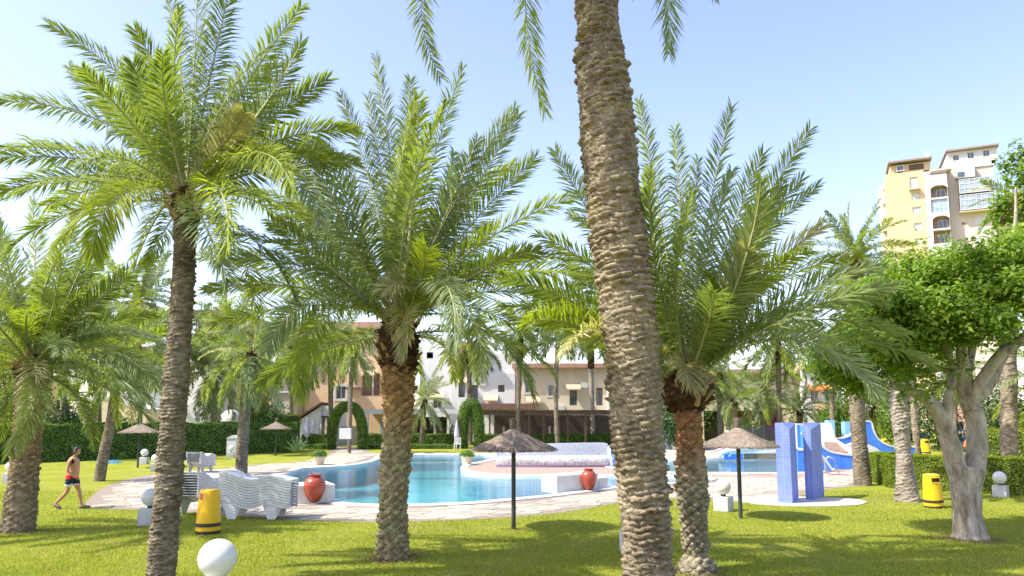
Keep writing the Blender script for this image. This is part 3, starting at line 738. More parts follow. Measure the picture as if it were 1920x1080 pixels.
palm('short palm with bulging dark crown base and flared foot, right of the thick trunk', [(1305, 1075), (1305, 1058), (1304, 1040), (1302, 1015), (1299, 930), (1296, 860), (1291, 790), (1289, 758)], 1072, [36, 34, 20, 23, 30, 27, 25, 26],
     (1287, 700), 4.0, 23, 33, bark='boots_orange', style='scale', rows=.075, ncell=8, amp=.105, dv=.012, seg=96, crown_r=.47, crown_h=.62,
     keys=[(1198, 190, 14), (1265, 245, 10), (1372, 200, 16), (1518, 245, 28), (1502, 338, 38), (1532, 350, 44), (1042, 285, 34), (1070, 402, 45), (1010, 440, 55), (1010, 560, 62), (1060, 660, 85, 'frond_pale'),
           (1610, 480, 60), (1655, 570, 62, 'frond_grey'), (1690, 625, 70, 'frond_grey'), (1752, 685, 78, 'frond_grey'), (1400, 470, 95, 'frond_pale', -1.5), (1292, 716, 115, 'frond_pale', -.8),
           (1640, 740, 100, 'frond_grey'), (1520, 470, 70, 'frond_yellow', -2), (1330, 520, 60, 'frond_yellow', -1.2), (1430, 290, 25), (1310, 300, 10)],
     elev=(84, 34), pale=.05, yellow=.2, grey=.4)
palm('thick tall palm with ridged light brown trunk running out of the top', [(1216, 1112), (1210, 990), (1196, 800), (1180, 620), (1160, 440), (1142, 280), (1132, 180), (1128, 130), (1126, 80), (1121, 0), (1112, -150), (1106, -250)], 1112,
     [45, 45, 49, 53, 54, 54, 53, 51, 43, 41, 40, 40], (1104, -330), 4.4, 18, 44, bark='bark_tan', style='flap', rows=.085, ncell=8, amp=.105, dv=.011, seg=130,
     keys=[(828, 144, 100, 'frond_green', -.3, R(85)), (1022, 205, 60, 'frond_yellow', -.6, R(85)), (1254, 98, 45, 'frond_green', .4, R(-80)), (780, -120, 80), (1500, -80, 80)], elev=(80, -8), pale=.0, yellow=.2, leafscale=1.0)
palm('short palm with brown scaly trunk at the far left edge', [(34, 998), (40, 930), (48, 840), (57, 760), (62, 700)], 997, [29, 26, 25, 24, 27],
     (62, 672), 3.5, 46, 55, bark='boots_brown', style='scale', rows=.07, ncell=8, amp=.10, dv=.018, seg=64, crown_r=.38,
     keys=[(-20, 390, 20), (60, 375, 12, 'frond_yellow'), (140, 400, 22), (205, 440, 35), (290, 590, 60), (292, 730, 75), (230, 660, 70), (52, 770, 115, 'frond_pale', -.9), (180, 560, 50), (110, 480, 20, 'frond_yellow')], elev=(84, -12), yellow=.3)
BG = 'palms further back in the garden'
palm('slim leaning palm just behind the walking man', [(186, 902), (196, 845), (209, 785), (222, 700)], 902, [10, 9.5, 9, 9], (226, 665), 3.2, 44, 66, bark='bark_grey', style='flap', rows=.07, ncell=8, amp=.02, dv=.03, seg=32, near=False, elev=(80, -45), yellow=.3, group=BG)
palm('slim leaning palm at the left edge of the paving with drooping yellow fronds', [(452, 888), (455, 830), (462, 740), (468, 690)], 888, [11, 10.5, 10, 10], (472, 660), 2.8, 44, 77, bark='bark_grey', style='flap', rows=.06, ncell=8, amp=.025, dv=.03, seg=32, near=False, elev=(70, -60), yellow=.35, pale=.15, group=BG)
palm('tall straight palm growing at the end of the waist-high hedge', [(1618, 910), (1612, 840), (1606, 740), (1603, 620), (1606, 500)], 910, [16, 13.5, 13, 12.5, 13], (1607, 478), 2.3, 44, 88, bark='bark_grey', style='scale', rows=.07, ncell=9, amp=.035, dv=.02, seg=48, near=False, elev=(84, -50), yellow=.3, grey=.1, group=BG, crown_r=.3)
palm('palm with whitish shaggy upper trunk and smooth swollen foot', [(1702, 940), (1700, 915), (1694, 850), (1687, 780), (1680, 700), (1672, 620)], 940, [22, 19, 13, 16, 15, 14], (1670, 590), 2.3, 18, 99, bark='bark_pale', style='flap', rows=.10, ncell=7, amp=.06, dv=.02, seg=48, near=False, elev=(70, -30), group=BG)
palm('rough-trunked palm half hidden behind the whitish one', [(1722, 860), (1716, 800), (1712, 740), (1708, 640)], 860, [9, 9.5, 9.5, 9], (1708, 620), 3.2, 22, 101, bark='bark_tan', style='flap', rows=.16, ncell=6, amp=.07, dv=.04, seg=28, near=False, group=BG)
palm('big palm behind the leafy tree at the right edge, high shaggy crown', [(1893, 905), (1891, 700), (1889, 500), (1888, 420)], 905, [15, 14, 14, 18], (1908, 372), 2.1, 30, 102, bark='bark_tan', style='flap', rows=.12, ncell=7, amp=.06, dv=.04, seg=32, near=False, elev=(60, -70), pale=.25, yellow=.35, group=BG)
palm('low palm off the right edge whose arched fronds reach over the hedge', [(1985, 905), (1983, 780), (1980, 710)], 905, [18, 16, 18], (1980, 690), 3.4, 26, 103, near=False, dv=.04, seg=24, elev=(60, -20), yellow=.5, group=BG)
palm('thin dark-trunked palm growing through the first topiary arch', [(655, 850), (656, 800), (658, 720), (663, 670)], 850, [5, 6, 7, 7], (665, 655), 2.9, 30, 104, near=False, dv=.05, seg=20, rows=.1, ncell=6, elev=(75, -55), group=BG)
palm('feathery palm behind the low hedge by the restaurant terrace', [(790, 840), (792, 800), (795, 765)], 840, [7, 7, 8], (796, 748), 2.9, 30, 105, near=False, dv=.05, seg=20, rows=.1, ncell=6, elev=(82, -35), yellow=.1, grey=.7, group=BG)
palm('bushy dark palm filling the gap left of the thick trunk', [(1046, 838), (1042, 740), (1046, 640)], 838, [6.5, 6.5, 7], (1050, 575), 5.2, 46, 106, near=False, dv=.06, seg=20, rows=.12, ncell=6, elev=(75, -60), yellow=.1, group=BG)
palm('pale straight palm trunk left of the thick trunk, by the pergola', [(1113, 832), (1110, 760), (1108, 690)], 832, [7, 7, 7.5], (1108, 620), 3.6, 30, 107, bark='bark_pale', near=False, dv=.06, seg=20, rows=.12, ncell=6, elev=(70, -60), group=BG)
palm('reddish-trunked palm behind the far thatched parasol', [(1378, 838), (1377, 790), (1376, 760)], 838, [8, 8, 9], (1375, 748), 3.0, 30, 108, bark='boots_brown', near=False, dv=.05, seg=20, rows=.1, ncell=6, elev=(82, -35), yellow=.2, group=BG)
palm('weeping palm with heavy dark crown behind the mesh fence', [(1435, 833), (1434, 780), (1432, 745)], 833, [7, 7, 8], (1432, 725), 4.0, 34, 109, near=False, dv=.05, seg=20, rows=.1, ncell=6, elev=(65, -55), grey=.6, yellow=.1, group=BG)
palm('small round-headed palm above the blue shower pillars', [(1502, 832), (1501, 800), (1500, 778)], 832, [7, 7, 8], (1500, 768), 3.2, 34, 110, near=False, dv=.05, seg=20, rows=.1, ncell=6, elev=(85, -35), yellow=.2, grey=.5, group=BG)
palm('dark old palm trunk standing left of the reddish one', [(1351, 836), (1350, 780), (1350, 740)], 836, [8, 8, 8], (1350, 700), 3.4, 28, 111, near=False, dv=.06, seg=20, elev=(70, -50), group=BG)
palm('yellow-green palm behind the blue water slide', [(1644, 840), (1642, 800), (1640, 782)], 840, [9, 9, 10], (1640, 765), 3.0, 30, 112, bark='boots_brown', near=False, dv=.06, seg=20, elev=(70, -50), yellow=.6, group=BG)
palm('palm with pale trunk rising behind the long hedge at the left', [(122, 862), (121, 790), (120, 720)], 862, [8, 8, 8], (120, 620), 4.4, 46, 113, bark='bark_pale', near=False, dv=.06, seg=20, elev=(75, -60), group=BG)
palm('tall palm at the back between the two leftmost palms', [(262, 850), (262, 700), (258, 600)], 850, [7, 7, 7], (256, 560), 4.2, 46, 114, near=False, dv=.06, seg=20, elev=(80, -50), grey=.6, group=BG)
palm('palm behind the slender near palm, crown against the terracotta house', [(398, 850), (400, 780), (402, 735)], 850, [7, 7, 8], (402, 690), 4.2, 46, 115, near=False, dv=.06, seg=20, elev=(75, -55), grey=.6, group=BG)
palm('palm beside the tan house with a weeping grey crown', [(548, 843), (546, 760), (545, 690)], 843, [6, 6, 7], (545, 650), 4.4, 42, 116, near=False, dv=.06, seg=20, elev=(75, -60), grey=.6, group=BG)
palm('tall palm whose crown shows right of the middle palm', [(968, 836), (972, 760), (975, 680)], 836, [6, 6, 7], (976, 610), 4.0, 36, 117, near=False, dv=.06, seg=20, elev=(75, -60), group=BG)
palm('bushy palm at the back over the far pool', [(1232, 836), (1230, 760), (1228, 700)], 836, [6, 6, 7], (1228, 650), 4.0, 30, 118, near=False, dv=.06, seg=20, elev=(75, -55), group=BG)

for i, (cx, cy, by, L_, nf_, yl, gr, lab) in enumerate((
        (185, 600, 846, 4.2, 40, .3, .4, 'palm at the back between the white villa and the leaning palm'), (318, 640, 850, 4.0, 40, .2, .5, 'palm whose crown shows just left of the slender near trunk against the villa'),
        (30, 600, 852, 4.6, 40, .2, .4, 'tall palm behind the leftmost scaly palm'), (432, 610, 838, 4.6, 40, .5, .3, 'yellowish palm in front of the terracotta house'),
        (620, 640, 836, 4.4, 36, .1, .6, 'grey-green palm before the tan house, left of the thin dark trunk'), (880, 640, 835, 4.4, 36, .1, .6, 'palm before the gabled white house right of the middle palm'),
        (1290, 690, 836, 4.2, 34, .2, .5, 'low palm showing under the bulging-crowned palm'), (1560, 650, 840, 4.0, 40, .3, .4, 'palm at the back between the shower pillars and the tall straight palm'),
        (1460, 640, 834, 4.6, 40, .2, .5, 'tall palm at the back over the round-headed one'), (1700, 640, 846, 3.6, 36, .3, .4, 'palm behind the leafy tree, left of its trunk'), (1790, 690, 848, 3.4, 34, .5, .3, 'bright palm seen in the fork of the gnarled tree'))):
    palm(lab, [(cx + 2, by), (cx, (by + cy) / 2), (cx, cy + 40)], by, [7, 7, 7.5], (cx, cy), L_, nf_, 200 + i, near=False, dv=.06, seg=18, rows=.12, ncell=6, elev=(80, -55), grey=gr, yellow=yl, group=BG)
# dry bits and fallen leaflets round the feet of the near trunks
def litter():
    r = np.random.default_rng(8); P_ = []
    for (x, y), rad, n in (((737, 1047), .55, 1600), ((1305, 1072), .55, 1600), ((300, 1100), .5, 500), ((1216, 1112), .7, 1600), ((34, 997), .6, 500), ((1816, 1012), .7, 1400), ((1702, 940), .5, 300), ((1618, 910), .4, 200)):
        g = G(x, y); d = np.abs(r.normal(0, .45, n)) * rad + rad * .35; a = r.uniform(0, 6.283, n); P_.append(np.stack([g.x + d * np.cos(a), g.y + d * np.sin(a), r.uniform(.006, .04, n)], 1))
    m = 2200; P_.append(np.stack([r.uniform(-9, 10, m), r.uniform(10.5, 20, m), r.uniform(.03, .05, m)], 1)); p = np.concatenate(P_); p = p[~inside(deck, p[:, 0], p[:, 1])]
    v, q = leaf_cloud(p, np.tile([0, 0, 1.], (len(p), 1)), .045, r, .2, .3)
    o = link('leaf_litter', mesh_fast('leaf_litter', v, q, None, ['litter'])); tag(o, 'dry brown leaf bits on the grass around the trunk feet', 'leaf litter', kind='stuff')
litter()
# ================================================================== BROADLEAF TREE ON THE RIGHT
def ficus():
    D = dist_of(1010); root = empty('leafy_tree', G(1818, 1010), 'broadleaf tree with gnarled pale forked trunk and bright green leaves', 'tree')
    org = root.location
    def limb(name, pts, rad, seed, n=14, depth=0, amp=.16):
        r = np.random.default_rng(seed)
        P0 = [P(x, y, D) + Vector((0, dy, 0)) for x, y, dy in pts]; k = FPX / D
        c = catmull(P0, 6, False); rr = np.interp(np.linspace(0, 1, len(c)), np.linspace(0, 1, len(rad)), np.array(rad) / k)
        mb = MB().tube(c, list(rr), n); V = np.array(mb.v)
        ax = np.repeat(np.array([tuple(p) for p in c]), n, 0); d = V - ax; ang = np.arctan2(d[:, 1], d[:, 0])
        f = 1 + amp * (np.sin(ang * 3 + V[:, 2] * 1.8 + seed) + .6 * np.sin(ang * 5 - V[:, 2] * 2.6) + .35 * np.sin(V[:, 2] * 11 + ang)) * .6 + r.normal(0, .015, len(V))
        mb.v = [tuple(x) for x in (ax + d * f[:, None])]
        return mb.build(name, 'ficus_bark', root, smooth=True)
    limb('trunk', [(1822, 1022, 0), (1818, 1000, 0), (1812, 960, 0), (1808, 915, 0), (1812, 875, 0)], [40, 28, 23, 24, 30], 1, 26, amp=.14)
    limb('branch', [(1806, 930, 0), (1795, 885, .0), (1780, 830, -.05), (1762, 785, -.1), (1735, 752, -.15), (1700, 735, -.2), (1655, 722, -.3)], [17, 18, 16, 14, 11, 8, 5], 2, 18)
    limb('branch', [(1822, 925, .05), (1836, 870, .1), (1842, 815, .15), (1832, 770, .15), (1816, 735, .1), (1806, 690, 0), (1795, 640, -.1), (1780, 580, -.2)], [16, 18, 17, 17, 16, 11, 8, 4], 3, 18)
    limb('branch', [(1820, 745, .1), (1850, 738, .3), (1882, 715, .5), (1905, 680, .6), (1935, 640, .7)], [12, 13, 12, 10, 8], 4)
    limb('branch', [(1822, 760, .1), (1834, 715, -.1), (1860, 668, -.3), (1895, 635, -.5), (1940, 590, -.7)], [12, 11, 9.5, 8.5, 6], 5)
    limb('branch', [(1768, 790, -.1), (1770, 735, -.2), (1782, 690, -.1), (1766, 630, .1), (1750, 560, .3)], [9, 8, 7.5, 6, 3], 6)
    limb('branch', [(1805, 700, 0), (1770, 690, .1), (1730, 694, .2), (1695, 660, .3)], [7, 7, 5, 3], 7)
    limb('branch', [(1905, 680, .6), (1925, 620, .7), (1935, 520, .8), (1950, 400, .8), (1950, 330, .8)], [8, 7, 6, 4, 2], 8)
    limb('branch', [(1812, 700, 0), (1840, 640, .3), (1850, 570, .5), (1846, 500, .6)], [8, 7, 5, 3], 9)
    # crown: clumps of leaves with gaps
    r = np.random.default_rng(77); k = FPX / D; pos, nr = [], []
    def top(x): return np.interp(x, [1545, 1580, 1630, 1680, 1760, 1840, 1900, 2100], [655, 620, 540, 492, 474, 460, 450, 440])
    def bot(x): return np.interp(x, [1500, 1540, 1600, 1650, 1700, 1760, 1820, 1860, 1900, 2100], [655, 690, 712, 730, 738, 690, 638, 600, 575, 575])
    n = 0
    while n < 330:
        x = r.uniform(1550, 2080); y = r.uniform(440, 740)
        if y < top(x) + 14 or y > bot(x) - 12: continue
        if r.random() < .3 and y > (top(x) + bot(x)) / 2: continue
        half = 2.0 * math.sqrt(max(.1, 1 - ((x - 1830) / 340) ** 2)); dy = r.uniform(-half, half)
        c = P(x, y, D) + Vector((0, dy, 0)); rad = r.uniform(.25, .7); m = int(120 * (rad / .35) ** 1.7)
        d = r.normal(0, 1, (m, 3)); d /= np.linalg.norm(d, axis=1)[:, None]
        pos.append(np.array(c) + d * rad * r.random((m, 1)) ** .6 * np.array([1.15, 1, .6])); nr.append(d); n += 1
    for _ in range(70):      # loose sprigs that break the outline above and below
        x = r.uniform(1590, 2080); up = r.random() < .6; y = top(x) - r.uniform(-16, 26) if up else bot(x) + r.uniform(-14, 16)
        c = P(x, y, D) + Vector((0, r.uniform(-1.5, 1.5), 0)); m = int(r.uniform(12, 45)); d = r.normal(0, 1, (m, 3)) * np.array([.10, .10, .16])
        pos.append(np.array(c) + d); nr.append(d / np.linalg.norm(d, axis=1)[:, None])
    for _ in range(46):      # the branch end hanging in at the right margin
        x = r.uniform(1928, 2060); y = r.uniform(250, 500)
        c = P(x, y, D) + Vector((0, .8 + r.uniform(-.6, .6), 0)); m = 90
        d = r.normal(0, 1, (m, 3)); d /= np.linalg.norm(d, axis=1)[:, None]; pos.append(np.array(c) + d * .3 * r.random((m, 1)) ** .5); nr.append(d)
    pos, nr = np.concatenate(pos) - np.array(org), np.concatenate(nr)
    v, q = leaf_cloud(pos, nr * .6 + np.array([-.3, -.2, 1.0]), .125, r, .4, .55)
    o = link('crown', mesh_fast('crown', v, q, None, ['ficus_leaf']), root); o['kind'] = 'stuff'
ficus()
def bush(px, py, rpx, hpx, mat, size, n, label, cat='shrub', seed=0, name='shrub'):
    p = G(px, py); k = FPX / p.y
    leafy(name, label, cat, [((p.x, p.y, hpx / k * .5), (rpx / k, rpx / k * .8, hpx / k * .52), n), ((p.x + rpx / k * .4, p.y - .3, hpx / k * .35), (rpx / k * .6, rpx / k * .5, hpx / k * .36), n // 3)], size, mat, 'shrubs and trees at the back of the garden', seed)
bush(112, 862, 46, 120, 'tree_leaf', .2, 3600, 'dark rounded shrub behind the long hedge left of the white arcade', seed=1)
bush(235, 858, 22, 80, 'shrub_leaf', .18, 1400, 'small light shrub behind the hedge under the white house', seed=2)
bush(497, 848, 40, 100, 'shrub_leaf', .22, 3600, 'yellow-green bush behind the long hedge near its taller end', seed=3)
bush(1688, 842, 44, 125, 'shrub_leaf', .22, 3600, 'light green tree behind the water slide', 'tree', 4)
bush(1760, 846, 40, 130, 'tree_leaf', .25, 2800, 'dark green tree seen between the forks of the gnarled trunk', 'tree', 5)
bush(1880, 850, 60, 135, 'tree_leaf', .25, 4200, 'dark green tree over the tall bright hedge', 'tree', 6)
bush(1255, 838, 26, 105, 'tree_leaf', .25, 2200, 'dark shrub behind the thin strip of far pool', seed=7)
bush(1418, 832, 34, 50, 'shrub_leaf', .22, 1500, 'low bright shrub on the far side of the mesh fence', seed=8)
bush(1575, 836, 38, 105, 'shrub_leaf', .25, 2600, 'yellow-green shrub behind the white end of the slide', seed=9)
bush(830, 832, 26, 45, 'shrub_leaf', .25, 1000, 'bright shrub under the terrace awning', seed=10)
bush(1480, 826, 60, 190, 'tree_leaf', .32, 6000, 'large dark tree at the back behind the round-headed palm', 'tree', 11)
bush(1650, 826, 70, 230, 'tree_leaf', .32, 6000, 'large dark tree behind the leafy tree and the pale palm trunk', 'tree', 12)
bush(1320, 826, 60, 150, 'tree_leaf', .32, 4000, 'broad dark tree at the back behind the bulging-crowned palm', 'tree', 13)
bush(25, 850, 60, 210, 'tree_leaf', .28, 5000, 'broad dark tree at the far left behind the hedge', 'tree', 14)
p = G(1455, 833); leafy('bougainvillea', 'pink flowering bougainvillea beside the mesh fence', 'shrub', [((p.x, p.y, 1.9), (1.1, .8, 1.3), 900)], .2, 'bougainvillea', None, 15)
def agave():
    p = G(556, 852); root = empty('spiky_plant', p, 'spiky grey-green plant at the end of the long hedge', 'plant'); r = random.Random(4)
    for i in range(34):
        a = i * 2.4; e = R(82 - i * 1.9); l = r.uniform(1.1, 1.6); mb = MB()
        d = Vector((math.cos(a) * math.cos(e), math.sin(a) * math.cos(e), math.sin(e))); s = Vector((-math.sin(a), math.cos(a), 0)); nn = d.cross(s)
        c = p + Vector((0, 0, .1)); mb.add([c - s * .04, c + s * .04, c + d * l * .5 + s * .06 + nn * .03, c + d * l * .5 - s * .06 + nn * .03, c + d * l - Vector((0, 0, .12))], [(0, 1, 2, 3), (3, 2, 4)])
        mb.build('leaf', 'agave_leaf', root)
agave()

# ================================================================== FURNITURE OF THE GARDEN
def parasol_proto():
    root = empty('thatched_parasol', (0, 0, 0))
    MB().lathe([(.052, 0), (.052, 1.86)], 14).build('pole', 'pole_dark', root, smooth=False)
    smooth_by_angle(root.children[0])
    RR, HT = 1.02, .46
    def zz(t): return 1.86 + HT * (1 - t) ** 1.12 - .02 * t
    r = random.Random(9)
    mb = MB(); n = 40; vs = []
    rings = [(.03, zz(0) + .0), (.3, zz(.3)), (.6, zz(.6)), (.94, zz(.94))]
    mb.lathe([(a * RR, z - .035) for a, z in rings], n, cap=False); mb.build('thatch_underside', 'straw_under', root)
    # ribs
    rb = MB()
    for i in range(8):
        a = i * math.pi / 4 + .2; rb.tube([(.05 * math.cos(a), .05 * math.sin(a), zz(.05) - .07), (RR * .86 * math.cos(a), RR * .86 * math.sin(a), zz(.86) - .07)], .012, 5)
    rb.build('ribs', 'wood_dark', root)['kind'] = 'stuff'
    st = MB()
    for i in range(5200):
        a = r.uniform(0, 2 * math.pi); t0 = r.choice([.0, .02, .3, .34, .62, .66, .72]) + r.uniform(-.05, .08); t0 = max(.01, t0); t1 = min(1.04, t0 + r.uniform(.25, .42))
        if t0 > .55: t1 = r.uniform(.97, 1.06)
        lift = .012 + r.random() * .03; a1 = a + r.uniform(-.05, .05) ; w = r.uniform(.006, .014)
        def q(t, ang, dz): return Vector((RR * t * math.cos(ang), RR * t * math.sin(ang), zz(min(t, 1)) + dz))
        p0, p1 = q(t0, a, lift), q(t1, a1, lift * .6 - (.05 * r.random() if t1 > 1 else 0)); s = Vector((-math.sin(a), math.cos(a), 0)) * w
        st.add([p0 - s, p0 + s, p1 + s * .6, p1 - s * .6], [(0, 1, 2, 3)])
    for i in range(420):       # the tied tuft on top
        a = r.uniform(0, 6.283); b = r.uniform(0, .16); z0 = 2.25; h = r.uniform(.14, .34)
        p0 = Vector((.05 * math.cos(a), .05 * math.sin(a), z0)); p1 = Vector((b * .75 * math.cos(a), b * .75 * math.sin(a), z0 + h)); s = Vector((-math.sin(a), math.cos(a), 0)) * .008
        st.add([p0 - s, p0 + s, p1 + s * .5, p1 - s * .5], [(0, 1, 2, 3)])
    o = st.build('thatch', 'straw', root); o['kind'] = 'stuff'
    MB().lathe([(.085, 2.24), (.07, 2.28), (.055, 2.36)], 12).build('thatch_collar', 'straw_under', root)
    return root
pz = parasol_proto(); first = True
for px, py, lab, sc_ in ((963, 992, 'straw parasol on a dark pole nearest the main pool edge', 1), (1389, 972, 'straw parasol on a dark pole standing beside the blue shower pillars', 1),
                    (258, 877, 'small straw parasol in front of the long hedge behind the walking man', .98), (516, 855, 'farthest straw parasol, on the grass by the end of the long hedge', .98)):
    p = G(px, py); o = pz if first else copy_tree(pz); first = False
    o.location = p; o['label'] = lab; o['category'] = 'parasol'; o['group'] = 'thatched parasols'; o.rotation_euler = (0, 0, px * .37); o.scale = (sc_,) * 3
def globe_proto():
    root = empty('globe_lamp', (0, 0, 0))
    b = MB().cbox((0, 0, .2), (.42, .42, .40)); b = b.build('plinth', 'block_white', root, bevel=.012)
    MB().lathe([(.07, .40), (.07, .46)], 16).build('collar', 'bin_band', root)
    pr = [(.215 * math.sin(math.pi * i / 20), .66 - .215 * math.cos(math.pi * i / 20)) for i in range(1, 20)]
    MB().lathe(pr, 32).build('globe', 'lamp_white', root, smooth=True)
    return root
gl = globe_proto(); first = True
for px, py, s, rz, lab in ((403, 1159, 1.15, .3, 'biggest nearest white globe lamp cut by the bottom of the picture'), (280, 984, 1.0, .1, 'globe lamp half hidden behind the slender near trunk, beside the paving'),
                       (1357, 958, 1.0, .9, 'globe lamp on its white block beside the pole of the straw parasol near the showers'), (1877, 932, .95, .75, 'globe lamp in front of the waist-high hedge at the right'),
                       (270, 870, .95, .1, 'small globe lamp against the long hedge beside the small straw parasol'), (291, 884, .95, .3, 'globe lamp at the corner of the paving, next to the slender near trunk'),
                       (433, 858, .9, .2, 'far globe lamp against the long hedge next to the leaning palm'), (1185, 1036, 1.0, 0, 'globe lamp almost wholly hidden behind the thick ridged palm trunk'),
                       (18, 905, .95, .2, 'globe lamp peeking out behind the leftmost scaly palm trunk')):
    o = gl if first else copy_tree(gl); first = False
    o.location = G(px, py); o.rotation_euler = (0, 0, rz); o.scale = (s,) * 3; o['label'] = lab; o['category'] = 'lamp'; o['group'] = 'globe lamps on white blocks'
def bin_proto(hole):
    root = empty('litter_bin', (0, 0, 0)); n = 40
    prof = [(.262, .0), (.268, .02), (.262, .16), (.262, .24), (.235, .72), (.212, .93), (.200, .965), (.17, .985)]
    MB().lathe([(.255, 0), (.262, .075)], n).build('base_ring', 'bin_band', root)
    MB().lathe([(.265, .075), (.264, .165)], n).build('lower_band', 'bin_yellow', root, smooth=False)
    MB().lathe([(.270, .165), (.268, .245)], n).build('dark_band', 'bin_band', root)
    o = MB().lathe([(.262, .245), (.236, .72), (.215, .93), (.203, .968), (.165, .985)], n).build('body', 'bin_yellow', root); smooth_by_angle(o, 35)
    def patch(name, mat, a0, a1, z0, z1, off):
        m = MB(); vs = []
        K = 8
        for j, z in enumerate((z0, z1)):
            rr = .236 + (.262 - .236) * (.72 - z) / .475 if z < .72 else .236 - (z - .72) * .1
            for i in range(K + 1): a = a0 + (a1 - a0) * i / K; vs.append(((rr + off) * math.cos(a), (rr + off) * math.sin(a), z))
        m.add(vs, [(i, i + 1, K + 1 + i + 1, K + 1 + i) for i in range(K)]); return m.build(name, mat, root)
    if hole: # flat near-black patch painted as the dark of a mouth, with a rim
        patch('opening', 'hole_dark', R(-125), R(-60), .76, .89, .003)
        t = MB()
        for z in (.755, .895): t.tube([((.243 if z < .8 else .232) * math.cos(R(a)), (.243 if z < .8 else .232) * math.sin(R(a)), z) for a in range(-127, -56, 8)], .012, 6)
        t.build('opening_rim', 'bin_yellow', root)
        MB().lathe([(.215, .93), (.218, .945), (.20, .96)], n, cap=False).build('lid_rim', 'bin_yellow', root)
    else: patch('sticker', 'bin_sticker', R(-133), R(-105), .76, .90, .004)
    return root
for px, py, hole, s, lab in ((390, 1000, False, 1.0, 'yellow litter bin with orange sticker beside the stacked white loungers'), (1751, 952, True, .98, 'yellow litter bin with dark rectangular mouth in front of the waist-high hedge'),
                             (1659, 848, True, 1.0, 'small distant yellow bin by the blue play enclosure'), (1736, 855, True, 1.15, 'distant squat yellow bin behind the waist-high hedge')):
    o = bin_proto(hole); o.location = G(px, py); o.scale = (s,) * 3; tag(o, lab, 'litter bin', 'yellow litter bins')
    if px == 1751: o.rotation_euler = (R(1.5), R(-2.5), .1)
def urn(px, py, tilt, lab, face):
    k = FPX / dist_of(py); p = G(px, py); root = empty('clay_jar', p, lab, 'jar', 'red clay jars by the pool')
    pr = [(.06, .05), (.13, .08), (.20, .16), (.27, .30), (.318, .46), (.330, .57), (.315, .68), (.262, .78), (.19, .835)]
    o = MB().lathe(pr, 40, p).build('body', 'terracotta', root, smooth=True)
    MB().lathe([(.185, .835), (.165, .86), (.17, .885), (.20, .905), (.20, .925), (.165, .93), (.145, .88), (.13, .80)], 36, p, cap=False).build('neck', 'terracotta_neck', root, smooth=True)
    MB().lathe([(.0, .86), (.15, .86)], 24, p, cap=False).build('inside', 'hole_dark', root)  # dark disc in the neck in place of the shaded inside
    MB().lathe([(.13, 0), (.11, .035), (.07, .06), (.06, .10)], 20, p).build('stand', 'white_plaster', root)
    root.scale = (1, 1, .95); return root
urn(589, 945, 0, 'red clay jar standing at the white block left of the main pool', 1)
urn(1104, 922, 0, 'red clay jar standing before the white block right of the main pool', 1).scale = (.86, .86, .86)
def block(px0, px1, py0, py1, pyb, lab, depth=.9, skew=0):
    a, b = G(px0, py0), G(px1, py1); h = (py0 - pyb) / (FPX / a.y)
    root = empty('white_block', (a + b) / 2, lab, 'plinth', 'white blocks at the pool edge'); u = (b - a).normalized(); nn = Vector((-u.y, u.x, 0))
    p = [a, b, b + nn * depth, a + nn * depth]
    o = MB().add([(q.x, q.y, 0) for q in p] + [(q.x, q.y, h) for q in p], [(3, 2, 1, 0), (4, 5, 6, 7), (0, 1, 5, 4), (1, 2, 6, 5), (2, 3, 7, 6), (3, 0, 4, 7)]).build('plaster_body', 'white_plaster', root, bevel=.03)
    return root
block(552, 628, 947, 943, 912, 'low white block behind the left red jar', 1.2)
block(1044, 1122, 926, 919, 893, 'long low white block left of the right-hand red jar', .8)
block(1123, 1140, 918, 917, 896, 'short low white block right of the right-hand red jar', .8)
def potted(px, py, lab, seed):
    p = G(px, py); root = empty('flower_pot', p, lab, 'plant pot', 'planted pots on the pool rim')
    MB().lathe([(.22, 0), (.24, .05), (.31, .40), (.34, .42), (.34, .48), (.29, .48), (.27, .40)], 28, p).build('pot', 'wall_beige', root)
    r = np.random.default_rng(seed); d = r.normal(0, 1, (900, 3)); d /= np.linalg.norm(d, axis=1)[:, None]; d[:, 2] = np.abs(d[:, 2])
    pos = d * np.array([.46, .46, .36]) * r.random((900, 1)) ** .3 + np.array([0, 0, .46])
    v, q = leaf_cloud(pos, d, .09, r); o = link('leaves', mesh_fast('leaves', v, q, None, ['shrub_leaf']), root); o['kind'] = 'stuff'
potted(598, 872, 'cream pot of bright green plants at the left bend of the pool rim', 1)
potted(875, 872, 'cream pot of plants on the tip of the paved peninsula', 2)
